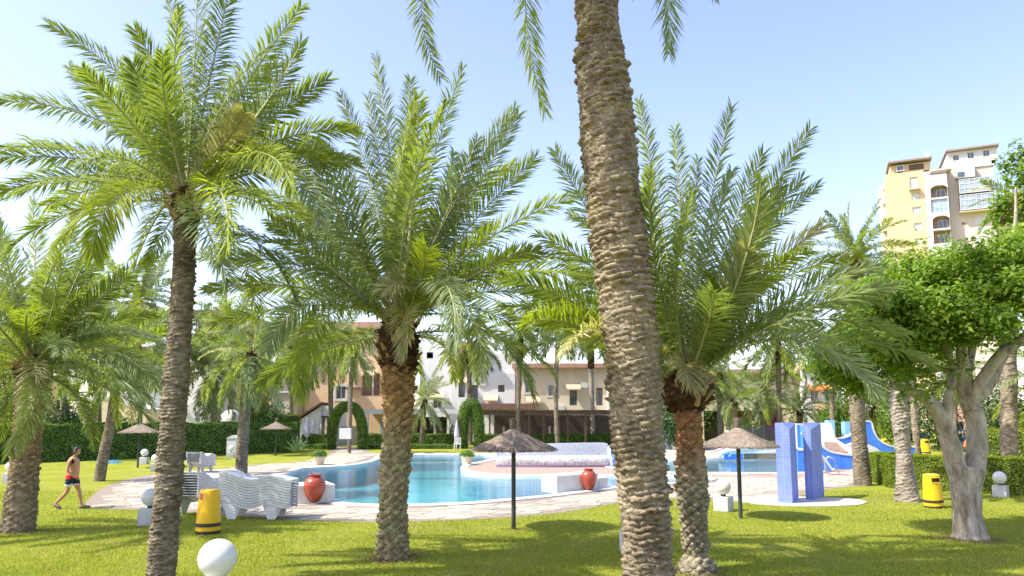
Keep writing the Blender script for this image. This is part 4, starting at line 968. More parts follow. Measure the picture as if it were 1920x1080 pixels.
# ---- stacked loungers: each one a thing
def lounger_proto():
    root = empty('sun_lounger', (0, 0, 0)); L, W = 1.88, .66
    def prof(x):
        return np.interp(x, [0, .12, .35, .62, .85, 1.05, 1.25, 1.45, 1.7, 1.88], [.40, .42, .34, .20, .16, .22, .30, .27, .20, .17]) + .12
    xs = np.linspace(0, L, 48); zs = np.convolve(np.pad(prof(xs), 3, mode='edge'), np.ones(7) / 7, 'valid')
    for s in (-1, 1):                       # side rails
        m = MB()
        for i in range(len(xs) - 1):
            y0, y1 = s * W / 2, s * (W / 2 - .045)
            m.add([(xs[i], y0, zs[i] - .045), (xs[i], y1, zs[i] - .045), (xs[i], y1, zs[i] + .012), (xs[i], y0, zs[i] + .012), (xs[i + 1], y0, zs[i + 1] - .045), (xs[i + 1], y1, zs[i + 1] - .045), (xs[i + 1], y1, zs[i + 1] + .012), (xs[i + 1], y0, zs[i + 1] + .012)],
                  [(0, 1, 5, 4), (1, 2, 6, 5), (2, 3, 7, 6), (3, 0, 4, 7)] + ([(3, 2, 1, 0)] if i == 0 else []) + ([(4, 5, 6, 7)] if i == len(xs) - 2 else []))
        m.build('side_rail', 'plastic_white', root)
    m = MB()
    for i in range(1, 46, 2):               # slats across
        x0, x1, z0, z1 = xs[i], xs[i] + .055, zs[i], float(np.interp(xs[i] + .055, xs, zs))
        m.add([(x0, -W / 2 + .03, z0 - .012), (x0, W / 2 - .03, z0 - .012), (x1, W / 2 - .03, z1 - .012), (x1, -W / 2 + .03, z1 - .012), (x0, -W / 2 + .03, z0), (x0, W / 2 - .03, z0), (x1, W / 2 - .03, z1), (x1, -W / 2 + .03, z1)],
              [(3, 2, 1, 0), (4, 5, 6, 7), (0, 1, 5, 4), (1, 2, 6, 5), (2, 3, 7, 6), (3, 0, 4, 7)])
    o = m.build('slatted_surface', 'plastic_white', root); o['kind'] = 'stuff'
    for x in (.38, 1.42):
        for s in (-1, 1):
            zt = float(np.interp(x, xs, zs)) - .03; m = MB(); yt, yb = s * .25, s * .318
            vs = [(x - .27, yt, zt), (x + .27, yt, zt), (x + .10, yb, 0), (x - .10, yb, 0)]; t = -s * .022
            m.add(vs + [(a, b + t, c) for a, b, c in vs], [(0, 1, 2, 3), (7, 6, 5, 4), (0, 4, 5, 1), (1, 5, 6, 2), (2, 6, 7, 3), (3, 7, 4, 0)]); m.build('leg', 'plastic_white', root)
    return root
lp = lounger_proto(); first = True
ORD = 'bottom second third fourth fifth sixth seventh eighth ninth tenth eleventh twelfth'.split()
def stack(px, py, rz, n, where):
    global first
    p = G(px, py)
    for i in range(n):
        o = lp if first else copy_tree(lp); first = False
        jit = random.Random(i * 7 + int(px)); o.location = p + Vector((jit.uniform(-.006, .006), jit.uniform(-.004, .004), .012 + i * .068)); o.rotation_euler = (0, 0, rz + jit.uniform(-.006, .006))
        pl = 'lowest' if i == 0 else 'topmost' if i == n - 1 else ORD[i] + ' from bottom'
        o['label'] = f'white lounger, {pl} in stack {where}'; o['category'] = 'sun lounger'; o['group'] = 'stacked white plastic loungers'
stack(416, 971, R(-2), 11, 'right of the yellow bin')
stack(348, 968, R(82), 10, 'behind the slender trunk and the yellow bin')
stack(361, 890, R(92), 8, 'behind the slender trunk, end-on')
# ---- showers
def showers():
    p = G(1505, 941); c = catmull([Vector((p.x + 1.95 * math.cos(t) * (1 + .06 * math.sin(3 * t)), p.y + 1.25 * math.sin(t), 0)) for t in np.linspace(0, 2 * math.pi, 14)[:-1]], 5)
    root = empty('shower_pad', G(1505, 941), 'rounded pale blue and white wet pad under the shower pillars', 'shower pad')
    vs = [(q.x, q.y, 0) for q in c] + [(q.x, q.y, .03) for q in c]; n = len(c)
    MB().add(vs, [tuple(range(n, 2 * n))] + [(i, (i + 1) % n, (i + 1) % n + n, i + n) for i in range(n)]).build('pad_slab', 'coping_white', root)
    c2 = [Vector((p.x - .9 + .85 * math.cos(t), p.y + .15 + .6 * math.sin(t), 0)) for t in np.linspace(0, 2 * math.pi, 40)[:-1]]
    MB().add([(q.x, q.y, .034) for q in c2], [tuple(range(len(c2)))]).build('blue_floor', 'wet_blue', root)
    def pillar(px0, px1, px2, py0, py1, ptop, pyb, lab, heads):
        """front face px0..px1, shaded right flank px1..px2"""
        a, b = G(px0, py0), G(px1, py1); h = (py0 - ptop) / (FPX / a.y) * .985; u = (b - a).normalized(); nn = Vector((-u.y, u.x, 0))
        dep = pyb; q = [a, b, b + nn * dep, a + nn * dep]; ch = .22
        root = empty('shower_pillar', (a + b) / 2, lab, 'shower', 'tiled shower pillars')
        # right flank slopes to a bevelled upper corner
        V = [(x.x, x.y, .03) for x in q] + [(x.x, x.y, h) for x in q]
        V[5] = (b.x, b.y, h - ch * 1.0); tb = a.lerp(b, 1.0)
        top1 = b - u * .0 + nn * dep * .55
        V += [((b - u * .20).x, (b - u * .20).y, h)]
        V[6] = (q[2].x, q[2].y, h)
        o = MB().add(V, [(0, 1, 5, 8, 4), (1, 2, 6, 5), (2, 3, 7, 6), (3, 0, 4, 7), (4, 8, 6, 7), (8, 5, 6)]).build('tiled_column', 'shower_tile', root)
        for k, z in enumerate((h * .52, h * .2)) if heads else ():
            m = MB(); s = a + nn * dep * .5; m.tube([s + Vector((0, 0, z)), s - u * .07 + Vector((0, 0, z))], .02, 8); m.cbox(s - u * .09 + Vector((0, 0, z)), (.05, .07, .05)); m.build('tap', 'metal_steel', root)
        if heads:
            m = MB(); s = a + nn * dep * .5; m.tube([s + Vector((0, 0, h - .3)), s - u * .18 + Vector((0, 0, h - .27)), s - u * .2 + Vector((0, 0, h - .33))], .014, 8); m.lathe([(.06, -.36 + h), (.02, -.31 + h)], 12, s - u * .2); m.build('shower_head', 'metal_steel', root)
        return root
    pillar(1459, 1486, 1503, 944, 945.5, 795, 1.25, 'left blue mosaic-tiled shower pillar on the wet pad', False)
    pillar(1511, 1526, 1541, 938, 939, 795, 1.25, 'right blue mosaic-tiled shower pillar with small steel taps', True)
showers()
# ---- white mosaic bench on the peninsula
def bench():
    a, b = G(930, 876), G(1148, 878); root = empty('mosaic_bench', (a + b) / 2, 'long curved white mosaic bench with backrest on the pool peninsula', 'bench')
    pr = [(0, .0), (0, .12), (-.05, .2), (-.04, .44), (.03, .52), (.16, .55), (.42, .50), (.66, .51), (.80, .58), (.90, .85), (.96, 1.16), (1.02, 1.24), (1.16, 1.24), (1.2, 1.15), (1.2, 0)]
    n = 40; k = len(pr); vs = []; L = b.x - a.x
    for i in range(n + 1):
        t = i / n; x = a.x + L * t; bow = -.25 * math.sin(math.pi * t); e = min(1, min(t, 1 - t) * 14); sc_ = .80 + .20 * math.sin(e * math.pi / 2)
        hh = 1 - .12 * (1 - t) * (1 - t) - .0
        for d, z in pr: vs.append((x + (.0 if e >= 1 else 0), a.y + bow + (d - .6) * sc_ + .6, z * (hh if z > .5 else 1) * (.8 + .2 * sc_ / 1.0)))
    fs = [(i * k + j, (i + 1) * k + j, (i + 1) * k + j + 1, i * k + j + 1) for i in range(n) for j in range(k - 1)] + [tuple(range(k)), tuple(n * k + j for j in range(k - 1, -1, -1))]
    lowf = [q for q in fs if len(q) == 4 and (q[0] % k) < 8] + [q for q in fs if len(q) > 4]; upf = [q for q in fs if len(q) == 4 and (q[0] % k) >= 8]
    o = MB().add(vs, lowf).build('seat', 'mosaic_white', root); smooth_by_angle(o, 50)
    o = MB().add(vs, upf).build('backrest', 'mosaic_shaded', root); smooth_by_angle(o, 50)
    # dark foot band
    vs = []
    for i in range(n + 1):
        t = i / n; x = a.x + L * t; bow = -.25 * math.sin(math.pi * t)
        for d, z in ((-.015, 0), (-.015, .1)): vs.append((x, a.y + bow + d, z))
    MB().add(vs, [(i * 2, i * 2 + 2, i * 2 + 3, i * 2 + 1) for i in range(n)]).build('foot_band', 'mosaic_band', root)
    # blue end cheek with white edge
    for x0, x1, m, z in ((b.x + .002, b.x + .14, 'white_plaster', 1.05), (b.x + .142, b.x + .26, 'blue_paint', .92)):
        pp = [(a.y + .02, 0), (a.y - .0, .42), (a.y + .55, .52), (a.y + .9, z), (a.y + 1.3, z), (a.y + 1.3, 0)]
        MB().add([(x0, y, zz) for y, zz in pp] + [(x1, y, zz) for y, zz in pp], [tuple(range(5, -1, -1)), tuple(range(6, 12))] + [(i, (i + 1) % 6, (i + 1) % 6 + 6, i + 6) for i in range(6)]).build('end_cheek', m, root)
bench()
# ---- blue and white water slide walls
def slide():
    def ribbon(name, pts, py, thick, top_w, root, mat, base_z=0, white=True):
        """upright wall with a curved upper edge given in pixels at the depth of ground row py"""
        D = dist_of(py); pl = catmull([P(x, y, D) for x, y in pts], 6, False); q = [(p.x, p.z) for p in pl]
        poly = [(q[0][0], base_z)] + q + [(q[-1][0], base_z)]
        poly = poly[::-1]; m = MB().prism(poly, D, D + thick); m.build(name, mat, root)
        if white:
            m = MB()
            for i in range(len(q) - 1):
                (x0, z0), (x1, z1) = q[i], q[i + 1]; d = Vector((x1 - x0, z1 - z0)); nn = Vector((-d.y, d.x)).normalized() * top_w
                m.add([(x0 + nn.x, D - .03, z0 + nn.y), (x1 + nn.x, D - .03, z1 + nn.y), (x1, D - .03, z1), (x0, D - .03, z0), (x0 + nn.x, D + thick + .03, z0 + nn.y), (x1 + nn.x, D + thick + .03, z1 + nn.y), (x1, D + thick + .03, z1), (x0, D + thick + .03, z0)],
                      [(3, 2, 1, 0), (4, 5, 6, 7), (0, 1, 5, 4), (2, 3, 7, 6)])
            m.build('white_rim', 'white_plaster', root)
    root = empty('water_slide', G(1590, 884), 'blue and white curved walls of the water slide by the rear pool', 'water slide')
    ribbon('curved_wall', [(1505, 800), (1512, 812), (1520, 826), (1540, 838), (1556, 848), (1580, 853), (1610, 855), (1660, 855)], 880, .35, .10, root, 'blue_paint')
    ribbon('curved_wall', [(1495, 845), (1520, 846), (1540, 856), (1552, 872), (1560, 884)], 885, .3, .09, root, 'blue_paint')
    ribbon('curved_wall', [(1610, 792), (1631, 792), (1636, 806), (1644, 822), (1660, 834), (1680, 839), (1715, 839)], 862, .3, .10, root, 'blue_paint')
    ribbon('curved_wall', [(1564, 822), (1580, 823), (1598, 816), (1612, 806)], 858, .3, .09, root, 'blue_paint')
    ribbon('white_hump', [(1572, 847), (1590, 834), (1612, 829), (1640, 838), (1652, 847), (1662, 853)], 866, .3, .08, root, 'white_plaster', white=False)
    # tall white launch ramp, rocky middle strip
    D = dist_of(866)
    m = MB(); a0, a1, b0, b1 = P(1530, 793, D + 2), P(1558, 793, D + 2), P(1586, 852, D - 1.2), P(1614, 853, D - 1.2)
    mid0, mid1 = P(1540, 822, D + .6), P(1566, 822, D + .6)
    for l, r_ in (((a0, mid0, b0), (a1, mid1, b1)),):
        vs = list(l) + list(r_) + [Vector((p.x, p.y, 0)) for p in l + r_]
        m.add(vs, [(0, 1, 4, 3), (1, 2, 5, 4), (6, 7, 1, 0), (7, 8, 2, 1), (3, 4, 10, 9), (4, 5, 11, 10), (2, 8, 11, 5), (0, 3, 9, 6)])
    m.build('chute', 'white_plaster', root)
    m = MB(); c0, c1 = P(1545, 828, D - .6), P(1568, 829, D - .6); d0, d1 = P(1572, 849, D - 1.6), P(1590, 848, D - 1.6)
    m.add([c0, c1, d1, d0] + [Vector((p.x, p.y, 0)) for p in (c0, c1, d1, d0)], [(3, 2, 1, 0), (0, 1, 5, 4), (1, 2, 6, 5), (2, 3, 7, 6), (3, 0, 4, 7)]); m.build('rocky_strip', 'brown_rock', root)
    # blue posts
    for x, top, w in ((1562, 789, 12), (1592, 792, 10)):
        D = dist_of(850); k = FPX / D; b = G(x, 850); m = MB().box(b.x - w / k / 2, D, 0, b.x + w / k / 2, D + .6, (850 - top) / k); m.build('square_post', 'light_blue_paint', root)
    # white panel with two blue squares seen between the shower pillars
    D = dist_of(872); k = FPX / D
    a = P(1492, 794, D); b = P(1532, 840, D); MB().box(a.x, D, 0, b.x, D + .25, a.z).build('tower_wall', 'white_plaster', root)
    for x0, x1, y0, y1 in ((1494, 1503, 797, 838), (1506, 1513, 797, 846)):
        a, b = P(x0, y0, D), P(x1, y1, D); MB().box(a.x, D - .03, b.z, b.x, D - .002, a.z).build('blue_inset', 'blue_paint', root)
slide()
def small_wall():
    D = dist_of(862); k = FPX / D; root = empty('pool_screen', G(1365, 862), 'white-rimmed blue wall with a curling white fountain rim behind the rear pool', 'pool wall')
    a, b = P(1329, 838, D), P(1360, 806, D)
    MB().box(P(1330, 0, D).x, D, 0, P(1362, 0, D).x, D + .25, P(0, 840, D).z).build('lower_wall', 'blue_paint', root)
    MB().box(P(1336, 0, D).x, D + .02, P(0, 840, D).z, P(1362, 0, D).x, D + .27, P(0, 807, D).z).build('upper_wall', 'white_plaster', root)
    MB().box(P(1340, 0, D).x, D - .02, P(0, 838, D).z, P(1355, 0, D).x, D + .018, P(0, 810, D).z).build('blue_inset', 'blue_paint', root)
    pts = [P(x, y, D) for x, y in ((1348, 857), (1352, 850), (1364, 845), (1390, 842), (1420, 841), (1460, 838), (1490, 836))]
    MB().tube(pts, [.10, .16, .17, .14, .12, .12, .12], 12).build('curling_rim', 'white_plaster', root, smooth=True)
    pts = [P(x, y, D) for x, y in ((1366, 856), (1372, 849), (1400, 848), (1440, 848), (1480, 847))]
    MB().tube(pts, [.06, .09, .09, .09, .09], 10).build('inner_rim', 'white_plaster', root, smooth=True)
    MB().box(P(1368, 0, D).x, D + .35, 0, P(1490, 0, D).x, D + .6, P(0, 850, D).z).build('stone_back', 'brown_rock', root)
small_wall()
def far_things():
    # black mesh fence
    D = dist_of(842); root = empty('mesh_fence', G(1425, 842), 'black see-through mesh fence behind the straw parasol near the showers', 'fence'); k = FPX / D
    x0, x1, zt = P(1352, 0, D).x, P(1482, 0, D).x, P(0, 800, D).z; n = 9
    for i in range(n): x = x0 + (x1 - x0) * i / (n - 1); MB().box(x - .03, D - .03, 0, x + .03, D + .03, zt).build('post', 'metal_dark', root)
    for z in (.25, zt - .05): MB().box(x0, D - .02, z - .02, x1, D - .001, z + .02).build('rail', 'metal_dark', root)
    m = MB()
    for i in range(110):
        x = x0 + (x1 - x0) * i / 109; m.box(x - .011, D, .2, x + .011, D + .012, zt - .06)
    m.build('mesh_wires', 'metal_dark', root)['kind'] = 'stuff'
    # white balustrade with blue panels
    D = dist_of(845); root = empty('balustrade', G(1770, 845), 'white balustrade above blue and pale blue panels at the play area', 'balustrade'); 
    def bx(name, x0, x1, y0, y1, mat, d0=0, d1=.2): MB().box(P(x0, 0, D).x, D + d0, P(0, y1, D).z, P(x1, 0, D).x, D + d1, P(0, y0, D).z).build(name, mat, root)
    bx('top_rail', 1724, 1815, 806, 809, 'white_plaster'); bx('bottom_rail', 1724, 1815, 817.3, 820, 'white_plaster')
    for i in range(15):
        x = P(1727 + i * 6, 0, D).x; c = Vector((x, D + .1, P(0, 817.3, D).z)); h = P(0, 809, D).z - c.z
        MB().lathe([(.05, 0), (.09, h * .3), (.045, h * .7), (.06, h)], 8, c).build('baluster', 'white_plaster', root)
    bx('pale_panel', 1722, 1735, 820, 838, 'light_blue_paint'); bx('blue_panel', 1735, 1762, 820, 829, 'blue_paint'); bx('blue_panel', 1795, 1808, 820, 829, 'blue_paint')
    bx('stone_wall', 1735, 1815, 829, 849, 'wall_beige', .02, .25)
    bx('pale_post', 1741, 1748, 792, 806, 'light_blue_paint')
    D = dist_of(842); root = empty('play_enclosure', G(1665, 842), 'low blue and white panel enclosure beyond the slide', 'play fence')
    bx('top_rail', 1650, 1690, 811, 813, 'light_blue_paint')
    for i in range(7): bx('panel', 1650 + i * 5.8, 1654.8 + i * 5.8, 813, 826, 'white_plaster' if i == 3 else 'blue_paint', .02, .14)
    # low beige wall behind
    # white kiosk and sign box, cabinet
    D = dist_of(838); 
    r1 = empty('kiosk', G(648, 838), 'small white kiosk seen through the slim topiary arch', 'kiosk'); k = FPX / D
    a, b = P(630, 802, D + 6), P(662, 838, D + 6); MB().box(a.x, D + 6, 0, b.x, D + 8, a.z).build('body', 'white_plaster', r1)
    MB().box(a.x - .15, D + 5.85, a.z, b.x + .15, D + 8.15, a.z + .15).build('roof', 'frame_white', r1)
    MB().box(a.x + .9, D + 5.9, 1.0, b.x - .1, D + 5.998, 1.25).build('counter_shelf', 'wall_beige', r1)
    D = dist_of(851); r2 = empty('sign_box', G(652, 851), 'white box hung on the thin trunk at the topiary arch', 'box')
    a, b = P(640, 803, D), P(661, 823, D); MB().box(a.x, D - .55, b.z, b.x, D - .32, a.z).build('housing', 'white_plaster', r2, bevel=.02)
    MB().box(a.x + .3, D - .32, b.z + .1, b.x - .3, D - .2, a.z - .1).build('bracket', 'metal_dark', r2)
    D = dist_of(855); k = FPX / D; r3 = empty('cabinet', G(472, 855), 'white garden cabinet with pitched lid beside the leaning palm', 'cabinet')
    x0, x1 = P(463, 0, D).x, P(481, 0, D).x; h = 32 / k
    MB().box(x0, D, 0, x1, D + .7, h).build('body', 'block_white', r3, bevel=.01)
    MB().prism([(x0 - .06, h), (x1 + .06, h), ((x0 + x1) / 2, h + .22)], D - .06, D + .76).build('lid', 'block_white', r3)
    MB().box(x0 + .06, D - .02, .1, x1 - .06, D - .002, h - .1).build('door', 'frame_white', r3)
    # white urn fountain far
    p = G(1249, 832); r4 = empty('white_urn', p, 'small white stone urn on the grass beyond the far pool', 'urn')
    MB().lathe([(.26, 0), (.26, .3), (.12, .36), (.12, .5), (.3, .75), (.3, .9), (.16, 1.0), (.18, 1.2), (.05, 1.3)], 20, p).build('body', 'white_plaster', r4, smooth=False)
    # folded blue tarpaulin on the grass
    p = G(211, 868); r5 = empty('blue_tarpaulin', p, 'crumpled bright blue cover lying on the grass at the foot of the long hedge', 'cover'); rr = np.random.default_rng(3)
    X, Y = np.meshgrid(np.linspace(-.42, .42, 18), np.linspace(-.3, .3, 10)); Z = .16 * np.cos(X / .42 * 1.5) * np.cos(Y / .3 * 1.5) + .035 * np.sin(X * 31 + Y * 12) + rr.normal(0, .008, X.shape); Z = np.maximum(Z, .005)
    V = np.stack([X, Y, Z], -1).reshape(-1, 3); q = [(j * 18 + i, j * 18 + i + 1, (j + 1) * 18 + i + 1, (j + 1) * 18 + i) for j in range(9) for i in range(17)]
    o = link('folds', mesh_np('folds', V, q, 'blue_cloth', smooth=True), r5)
    # pool ladder
    D = dist_of(889); r6 = empty('pool_ladder', G(1562, 889), 'white curved handrail at the corner of the rear pool', 'ladder')
    for dx in (0, .5): 
        a = G(1548, 889) + Vector((dx, 0, 0)); MB().tube([a + Vector((-.5, 0, .02)), a + Vector((-.5, 0, .6)), a + Vector((-.35, 0, .8)), a + Vector((-.1, 0, .7)), a + Vector((.12, 0, .03))], .025, 8).build('handrail', 'frame_white', r6, smooth=True)
    p = G(1571, 891); o = MB().box(p.x - .4, p.y - .25, .01, p.x + .4, p.y + .25, .03).build('door_mat', 'red_mat'); tag(o, 'small red mat on the paving at the foot of the slide', 'mat')
    # plastic chair, closed and open parasols
    def closed(px, py, ptop, mat, lab, w=.22):
        D = dist_of(py); k = FPX / D; p = G(px, py); h = (py - ptop) / k; r = empty('closed_parasol', p, lab, 'parasol', 'closed cloth parasols')
        MB().tube([p, p + Vector((0, 0, h))], .03, 8).build('pole', 'frame_white', r); MB().lathe([(w * .55, h * .32), (w, h * .45), (w * .75, h * .7), (w * .3, h * .93), (.03, h)], 10, p).build('canopy', mat, r)
    closed(856, 842, 789, 'parasol_lilac', 'closed lilac parasol beside the narrow topiary arch')
    closed(575, 838, 782, 'parasol_lilac', 'closed pale parasol left of the blue one by the annexe', .3)
    closed(571.5, 834, 778, 'blue_cloth', 'closed blue parasol beside the white annexe', .32)
    closed(587, 836, 780, 'awning', 'closed white parasol near the annexe gable, next to the dark doorway', .3)
    closed(595, 836, 785, 'awning', 'second closed white parasol at the annexe, nearest the topiary', .26)
    closed(1815, 850, 822, 'parasol_orange', 'closed orange parasol behind the fork of the gnarled trunk', .28)
    p = G(856, 843) + Vector((.1, -.5, 0)); r7 = empty('garden_chair', p, 'white plastic chair under the closed lilac parasol', 'chair')
    for dx in (-.24, .24):
        for dy in (-.22, .22): MB().box(p.x + dx - .025, p.y + dy - .025, 0, p.x + dx + .025, p.y + dy + .025, .44).build('leg', 'plastic_white', r7)
    MB().box(p.x - .28, p.y - .27, .44, p.x + .28, p.y + .27, .48).build('seat', 'plastic_white', r7); 
    for i in range(5): MB().box(p.x - .26 + i * .115, p.y + .23, .48, p.x - .20 + i * .115, p.y + .27, .90).build('back_slat', 'plastic_white', r7)
    MB().box(p.x - .28, p.y + .22, .90, p.x + .28, p.y + .275, .96).build('top_rail', 'plastic_white', r7)
    D = dist_of(830); p = G(1078, 830); r8 = empty('open_parasol', p, 'open grey-blue cloth parasol on the restaurant terrace', 'parasol'); k = FPX / D; h = (830 - 783) / k; m = MB(); w = 27 / k
    MB().tube([p, p + Vector((0, 0, h - .05))], .04, 8).build('pole', 'frame_white', r8)
    vs = [(p.x + w * math.cos(i * math.pi / 4), p.y + w * math.sin(i * math.pi / 4), h * .74) for i in range(8)] + [(p.x, p.y, h)]
    m.add(vs, [(i, (i + 1) % 8, 8) for i in range(8)]); vs2 = [(x, y, z - .14) for x, y, z in vs[:8]]; m.add(vs[:8] + vs2, [(i, i + 8, (i + 1) % 8 + 8, (i + 1) % 8) for i in range(8)]); m.build('canopy', 'parasol_grey', r8)
far_things()
# ================================================================== BUILDINGS
class Facade:
    """upright plane through (px,D) turned by ang (deg, + = right end nearer); pixels map to (u, z) on it"""
    def __init__(s, px, D, ang=0, root=None):
        s.o = P(px, 782, D); s.o.z = 0; a = R(ang); s.u = Vector((math.cos(a), -math.sin(a), 0)); s.n = Vector((-math.sin(a), -math.cos(a), 0)); s.root = root
    def hit(s, px, py):
        d = ray(px, py); c = Vector((0, 0, HC)); t = (s.o - c).dot(s.n) / d.dot(s.n); q = c + d * t
        return (q - s.o).dot(s.u), q.z
    def w(s, u, z, d=0): return s.o + s.u * u - s.n * d + Vector((0, 0, z))      # d = depth behind the face
    def slab(s, name, mat, u0, u1, z0, z1, d0, d1):
        v = [s.w(u0, z0, d0), s.w(u1, z0, d0), s.w(u1, z0, d1), s.w(u0, z0, d1), s.w(u0, z1, d0), s.w(u1, z1, d0), s.w(u1, z1, d1), s.w(u0, z1, d1)]
        return MB().add(v, [(3, 2, 1, 0), (4, 5, 6, 7), (0, 1, 5, 4), (1, 2, 6, 5), (2, 3, 7, 6), (3, 0, 4, 7)]).build(name, mat, s.root)
    def rect(s, x0, y0, x1, y1):
        u0, za = s.hit(x0, (y0 + y1) / 2); u1, zb = s.hit(x1, (y0 + y1) / 2); xm = (x0 + x1) / 2
        return u0, u1, s.hit(xm, y1)[1], s.hit(xm, y0)[1]
    def wall(s, name, mat, x0, y0, x1, y1, holes, depth=8, th=.3, d0=0, zfloor=None):
        """wall with real openings: a grid of cells, the cells in a hole left out, reveals added, a body behind"""
        u0, u1, zb, zt = s.rect(x0, y0, x1, y1)
        if zfloor is not None: zb = zfloor
        H = [s.rect(*h) for h in holes]; us = sorted({u0, u1} | {min(max(v, u0), u1) for h in H for v in h[:2]}); zs = sorted({zb, zt} | {min(max(v, zb), zt) for h in H for v in h[2:]})
        m = MB()
        for i in range(len(us) - 1):
            for j in range(len(zs) - 1):
                a, b, c, d = us[i], us[i + 1], zs[j], zs[j + 1]; cu, cz = (a + b) / 2, (c + d) / 2
                if any(h[0] < cu < h[1] and h[2] < cz < h[3] for h in H): continue
                m.add([s.w(a, c, d0), s.w(b, c, d0), s.w(b, d, d0), s.w(a, d, d0)], [(0, 1, 2, 3)])
        for h in H:
            a, b, c, d = h; f = [s.w(a, c, d0), s.w(b, c, d0), s.w(b, d, d0), s.w(a, d, d0)]; k = [s.w(a, c, d0 + th), s.w(b, c, d0 + th), s.w(b, d, d0 + th), s.w(a, d, d0 + th)]
            m.add(f + k, [(0, 1, 5, 4), (1, 2, 6, 5), (2, 3, 7, 6), (3, 0, 4, 7)])
        e = [s.w(u0, zb, d0), s.w(u1, zb, d0), s.w(u1, zt, d0), s.w(u0, zt, d0)]; k = [s.w(u0, zb, depth), s.w(u1, zb, depth), s.w(u1, zt, depth), s.w(u0, zt, depth)]
        m.add(e + k, [(1, 5, 6, 2), (0, 3, 7, 4), (3, 2, 6, 7), (4, 7, 6, 5)]); m.build(name, mat, s.root)
        return u0, u1, zb, zt, H
    def window(s, h, style='plain', d0=0, glass='glass_dark', fm='frame_white', surround=None):
        a, b, c, d = h; t = min(.07, (b - a) * .08); z = d0 + .16
        m = MB()
        def bar(u0, u1, z0, z1, dd=0): 
            v = [s.w(u0, z0, z + dd), s.w(u1, z0, z + dd), s.w(u1, z0, z + .07 + dd), s.w(u0, z0, z + .07 + dd), s.w(u0, z1, z + dd), s.w(u1, z1, z + dd), s.w(u1, z1, z + .07 + dd), s.w(u0, z1, z + .07 + dd)]
            m.add(v, [(3, 2, 1, 0), (4, 5, 6, 7), (0, 1, 5, 4), (1, 2, 6, 5), (2, 3, 7, 6), (3, 0, 4, 7)])
        bar(a + .004, a + t, c + .004, d - .004); bar(b - t, b - .004, c + .004, d - .004); bar(a + t, b - t, c + .004, c + t); bar(a + t, b - t, d - t, d - .004)
        if style != 'single': bar((a + b) / 2 - t * .5, (a + b) / 2 + t * .5, c + t, d - t)
        if style == 'grid':
            for q in (1 / 3, 2 / 3): bar(a + t, b - t, c + (d - c) * q - .03, c + (d - c) * q + .03, .01)
            for q in (.25, .75): bar(a + (b - a) * q - .03, a + (b - a) * q + .03, c + t, d - t, .02)
        f = m.build('window', fm, s.root)
        g = MB().add([s.w(a, c, d0 + .205), s.w(b, c, d0 + .205), s.w(b, d, d0 + .205), s.w(a, d, d0 + .205)], [(0, 1, 2, 3)]).build('pane', glass)
        g.parent = f; g.data.transform(Matrix.Translation(-s.root.location))
        if surround:
            w_ = surround; m = MB()
            for u0, u1, z0, z1 in ((a - w_, a, c - w_, d + w_), (b, b + w_, c - w_, d + w_), (a, b, d, d + w_), (a, b, c - w_, c)):
                v = [s.w(u0, z0, d0 - .05), s.w(u1, z0, d0 - .05), s.w(u1, z0, d0 + .02), s.w(u0, z0, d0 + .02), s.w(u0, z1, d0 - .05), s.w(u1, z1, d0 - .05), s.w(u1, z1, d0 + .02), s.w(u0, z1, d0 + .02)]
                m.add(v, [(3, 2, 1, 0), (4, 5, 6, 7), (0, 1, 5, 4), (1, 2, 6, 5), (2, 3, 7, 6), (3, 0, 4, 7)])
            m.build('window_surround', 'frame_white', s.root)
    def back(s, h, mat, d): return MB().add([s.w(h[0], h[2], d), s.w(h[1], h[2], d), s.w(h[1], h[3], d), s.w(h[0], h[3], d)], [(0, 1, 2, 3)]).build('recess_back', mat, s.root)
    def railing(s, h, d0=-.05, hh=1.0, mat='frame_dark', n=None):
        a, b, c, d = h; m = MB(); n = n or max(5, int((b - a) / .14))
        for i in range(n + 1):
            u = a + (b - a) * i / n; m.tube([s.w(u, c, d0), s.w(u, c + hh, d0)], .014, 4)
        m.build('railing_bars', mat, s.root)['kind'] = 'stuff'
        MB().tube([s.w(a, c + hh, d0), s.w(b, c + hh, d0)], .025, 5).build('handrail', mat, s.root)
def house(name, label, px, D, ang=0):
    o = P(px, 782, D); r = empty(name, (o.x, o.y, 0), label, 'building'); return Facade(px, D, ang, r)
